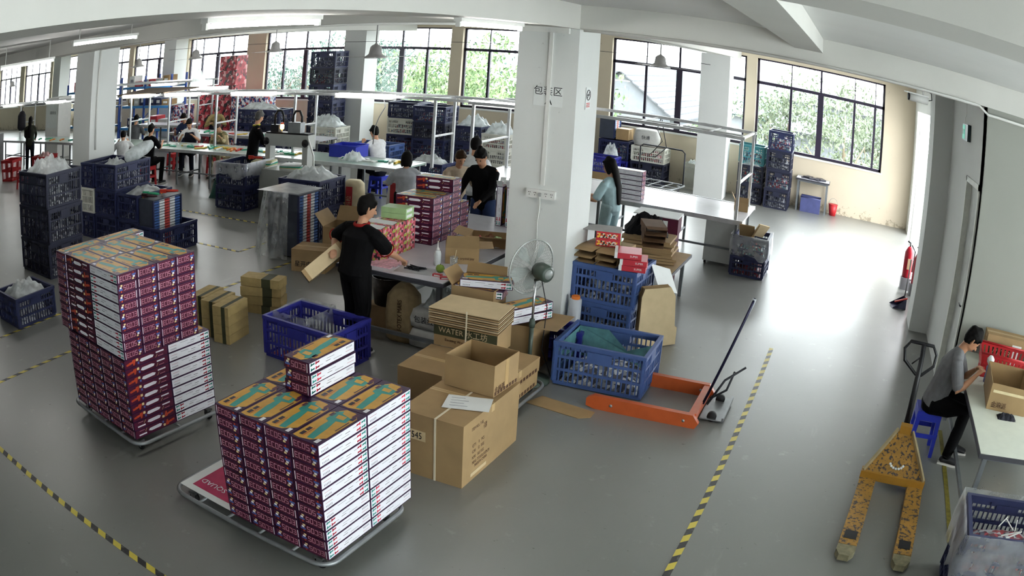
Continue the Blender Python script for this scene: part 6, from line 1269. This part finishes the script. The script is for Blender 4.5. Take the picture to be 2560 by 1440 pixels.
    if vest:
        v = MB(); loft(v, [(bt+dirv*.02, .172*S, .126*S), (wa, .168*S, .124*S), (ch, .186*S, .134*S), (nb-dirv*.075*S, .172*S, .106*S)]); fuse(v, 'vest', vest, t, vox, 3)
    if collar:
        MB().tube([tuple(nb+dirv*.012+Vector((.075*S*math.cos(2*PI*k/16), .066*S*math.sin(2*PI*k/16), .006*math.sin(2*PI*k/16)))) for k in range(16)], .017*S, 8, closed=True).obj('collar', collar, t)
        if near:
            for a, e, w in arms:
                q = a.lerp(e, .93); d = (e-a).normalized(); x = d.orthogonal().normalized(); y = d.cross(x); MB().tube([tuple(q+(x*math.cos(2*PI*k/14)+y*math.sin(2*PI*k/14))*.065*B) for k in range(14)], .007, 6, closed=True).obj('sleeve_trim', collar, t)
    p = MB(); loft(p, [(pel+dirv*.04, .15*B, .105*B), (pel-dirv*.05, .165*B, .115*B), (pel-dirv*.1+Vector((0, .02 if sit else 0, 0)), .14*B, .1*B)])
    for a, k, f in legs: loft(p, [(a, .095*B, .095*B), (a.lerp(k, .5), .086*B, .086*B), (k, .07*B, .07*B), (k.lerp(f, .5), .064*B, .064*B), (f+Vector((0, 0, .0)), .056*S, .056*S)])
    fuse(p, 'trousers', trouser, t, vox, 3)
    if shoes:
        for a, k, f in legs:
            so = MB(); loft(so, [(f+Vector((0, -.05, -.035)), .04, .034), (f+Vector((0, .03, -.03)), .043, .04), (f+Vector((0, .1, -.04)), .047, .032), (f+Vector((0, .16, -.047)), .04, .024)]); s_ = fuse(so, 'shoe', SHOE, t, .01, 2)
            MB().prism([(f.x-.042, f.y-.08), (f.x+.042, f.y-.08), (f.x+.05, f.y+.1), (f.x+.03, f.y+.185), (f.x-.03, f.y+.185), (f.x-.05, f.y+.1)], 0.001, .02).obj('sole', SOLE, s_)
    h = MB(); hm = hm or HAIRB
    loft(h, [(H(0, -.03, -.045), .066*S, .062*S), (H(0, -.026, .0), .08*S, .082*S), (H(0, -.014, .05), .084*S, .098*S), (H(0, -.006, .09), .074*S, .088*S), (H(0, -.004, .12), .04*S, .05*S)], sdv)
    loft(h, [(H(-.058, .055, .072), .016, .018), (H(0, .068, .078), .022, .02), (H(.058, .055, .072), .016, .018)], hd_dir)
    if hair == 'long':
        loft(h, [(H(0, -.06, .02), .075*S, .05*S), (H(0, -.085, -.1), .07*S, .04*S), (nb+Vector((0, -.13, -.1)), .07*S, .03*S), (nb+Vector((0, -.15, -.34)), .045*S, .022*S)], sdv)
        for s in (1, -1): loft(h, [(H(s*.07, .0, .03), .016, .05*S), (H(s*.074, -.02, -.09), .014, .035)], sdv)
    if hair == 'bob':
        for s in (1, -1): loft(h, [(H(s*.06, -.01, .05), .028, .07*S), (H(s*.072, -.015, -.06), .022, .055), (H(s*.066, -.02, -.11), .018, .045)], sdv)
        loft(h, [(H(0, -.06, .0), .075*S, .045*S), (H(0, -.07, -.12), .07*S, .03*S)], sdv)
    if hair == 'bun': ball(h, H(0, -.045, .13), .036*S); loft(h, [(H(0, -.05, -.02), .07*S, .04*S), (H(0, -.05, -.06), .05*S, .03*S)], sdv)
    if hair == 'tail': loft(h, [(H(0, -.095, .03), .03, .03), (H(0, -.14, -.03), .034, .03), (H(0, -.13, -.14), .022, .018)], sdv)
    fuse(h, 'hair', hm, t, min(vox, .011), 2)
    if near or abs(turn_) < 9:
        for s in (1, -1):
            e = MB(); ball(e, H(s*.032, .083, .012), (.011*S, .008*S, .007*S), 8); e.obj('eye', EYE, t)
        m_ = MB(); loft(m_, [(H(-.02, .081, -.062), .005, .005), (H(0, .088, -.062), .007, .006), (H(.02, .081, -.062), .005, .005)], hd_dir, 8); m_.obj('mouth', LIP, t)
    return t
CL = lambda n, c: mat('cloth_'+n, c, .9, var=.1, scale=18, bump=.08, bscale=90, spec=.15)
BLK, GRY, WHT, NVY, BLU, KHK, DNM, CAM = CL('black', '#0a0a0c'), CL('grey', '#6a6a6c'), CL('white', '#c9cbcc'), CL('navy', '#161822'), CL('pale_blue', '#a3bcc0'), CL('khaki', '#8a7a52'), CL('denim', '#2e3a5a'), partsmat('camouflage', ['#a08a60', '#6e6a48', '#c4b48c', '#8a7a58'], 18)
def toloc(loc, rz, w): return tuple(Matrix.Rotation(-rz, 3, 'Z') @ (Vector(w)-Vector(loc)))
# man at the packing table
L1, R1 = (-4.42, 6.4, 0), -.3
person('man in black polo shirt with red collar at the packing table', L1, R1, 1.56, BLK, BLK, hair='short', lean=.2, bow=.3, turn_=.45, hands=(toloc(L1, R1, (-4.14, 6.9, .82)), toloc(L1, R1, (-4.68, 6.4, 1.0))), vox=.0075, collar=CL('red', '#8e2320'), near=True, grip=.7, bulk=1.17)
t = thing('long_carton', 'long narrow carton held under the arm of the man in black', 'carton', (-4.74, 6.31, .88), 0); t.rotation_mode = 'QUATERNION'; t.rotation_quaternion = Vector((1, 0, 0)).rotation_difference(Vector((-.2, -.3, -.24))); MB().box((-.24, -.065, -.055), (.24, .065, .055)).obj('body', KR, t); MB().box((-.241, -.0662, -.02), (.241, .0662, .02)).obj('dark_band', DKP, t); MB().box((-.2, -.067, .021), (.2, .067, .0562)).obj('pale_print', KRP, t)
# youth at the right table
L2, R2 = (1.29, 6.84, 0), -1.75
person('young worker in grey T-shirt seated on a blue stool at the right table', L2, R2, 1.36, GRY, BLK, seat=.44, lean=.3, bow=.75, turn_=-.1, hands=(toloc(L2, R2, (1.64, 6.55, .93)), toloc(L2, R2, (1.66, 6.74, .92))), vox=.0075, near=True, grip=.9, skin=SKIN2, bulk=1.1)
# the women and the man round the packing table
person('woman with bun and black top at the back of the packing table', (-4.82, 9.98, 0), PI, 1.64, BLK, DNM, hair='bun', lean=.15, bow=.6, vox=.012, hands=((.2, .4, .95), (-.15, .42, .95)), sleeve='long')
person('brown-haired woman in beige top looking down behind the toy boxes', (-5.42, 10.3, 0), PI+.9, 1.5, CL('beige', '#b5a590'), DNM, hair='tail', hm=HAIRBR, lean=.12, bow=.45, vox=.012, scale=.93)
person('black-haired girl in grey and black top facing away', (-6.15, 10.15, 0), .7, 1.4, CL('silver', '#a9adb2'), BLK, hair='bob', lean=.12, bow=.3, turn_=.3, vox=.012, scale=.9, vest=None)
person('man in white T-shirt seen from behind beside the woman with the bun', (-5.45, 10.85, 0), .15, 1.6, WHT, NVY, hair='short', lean=.12, bow=.3, vox=.014)
person('woman in light blue with long black hair right of the large column', (-3.36, 10.95, 0), 1.35, 1.54, BLU, BLU, hair='long', lean=.08, bow=.25, vox=.012, hands=((.1, .32, .95), (-.15, .34, .95)))
# line workers
person('man in white shirt seated at the conveyor, facing left', (-8.5, 13.05, 0), 1.3, 1.38, WHT, NVY, hair='short', seat=.42, lean=.25, bow=.45, vox=.014, hands=((.1, .4, .92), (-.1, .42, 1.0)))
person('worker in black jacket with yellow collar standing at the press', (-10.42, 11.4, 0), -.6, 1.74, BLK, NVY, hair='short', hm=mat('greying_hair', '#4a4846', .6, var=.4, scale=40), lean=.12, bow=.35, turn_=-.3, vox=.014, sleeve='long', collar=mat('yellow_collar', '#b8b030', .7), hands=((.15, .4, .9), (-.12, .42, .9)))
person('worker in camouflage overall bending over the conveyor', (-12.85, 13.1, 0), PI, 1.4, CAM, CAM, hair='short', hm=mat('dark_cap', '#3a2a22', .7), seat=.45, lean=.4, bow=.75, vox=.016, sleeve='long')
person('woman in dark vest and white blouse at the conveyor', (-14.15, 13.1, 0), PI+.5, 1.43, WHT, NVY, hair='tail', seat=.45, lean=.25, bow=.6, vox=.016, vest=NVY)
person('worker in blue and white behind the woman in the vest', (-15.05, 13.75, 0), PI+.2, 1.48, DNM, NVY, hair='short', seat=.48, lean=.2, bow=.5, vox=.016)
person('man in black T-shirt seated on a red stool, seen from behind', (-13.95, 11.42, 0), .1, 1.46, BLK, BLK, hair='short', seat=.46, lean=.1, bow=.2, vox=.016)
bpy.data.objects['plastic_stool.001'].location = (-13.95, 11.42, 0)
person('man in grey T-shirt beyond the conveyor, back turned', (-16.85, 13.2, 0), .5, 1.4, CL('darkgrey', '#56585a'), NVY, hair='short', seat=.46, lean=.15, bow=.35, vox=.016)
person('worker in white shirt bowed over beside the left column', (-14.98, 11.35, 0), .9, 1.3, WHT, BLK, hair='short', seat=.44, lean=.35, bow=.7, vox=.016)
person('worker in khaki bending at the far bench below the white hood', (-15.5, 15.3, 0), PI/2+2.4, 1.5, KHK, NVY, hair='short', hm=HAIRBR, lean=.6, bow=.8, vox=.018, sleeve='long')
person('dark-clothed worker standing at the far left bench', (-20.6, 11.35, 0), .9, 1.66, CL('dark_green', '#2a2c24'), NVY, hair='long', lean=.05, bow=.3, vox=.018, sleeve='long')
stool(-14.98, 11.35, CR['red'], 'red plastic stool under the bowed worker in white', .42, .28); stool(-8.5, 13.05, CR['royal'], 'blue plastic stool under the seated man in the white shirt', .4, .28)
bpy.data.scenes.remove(TMP)
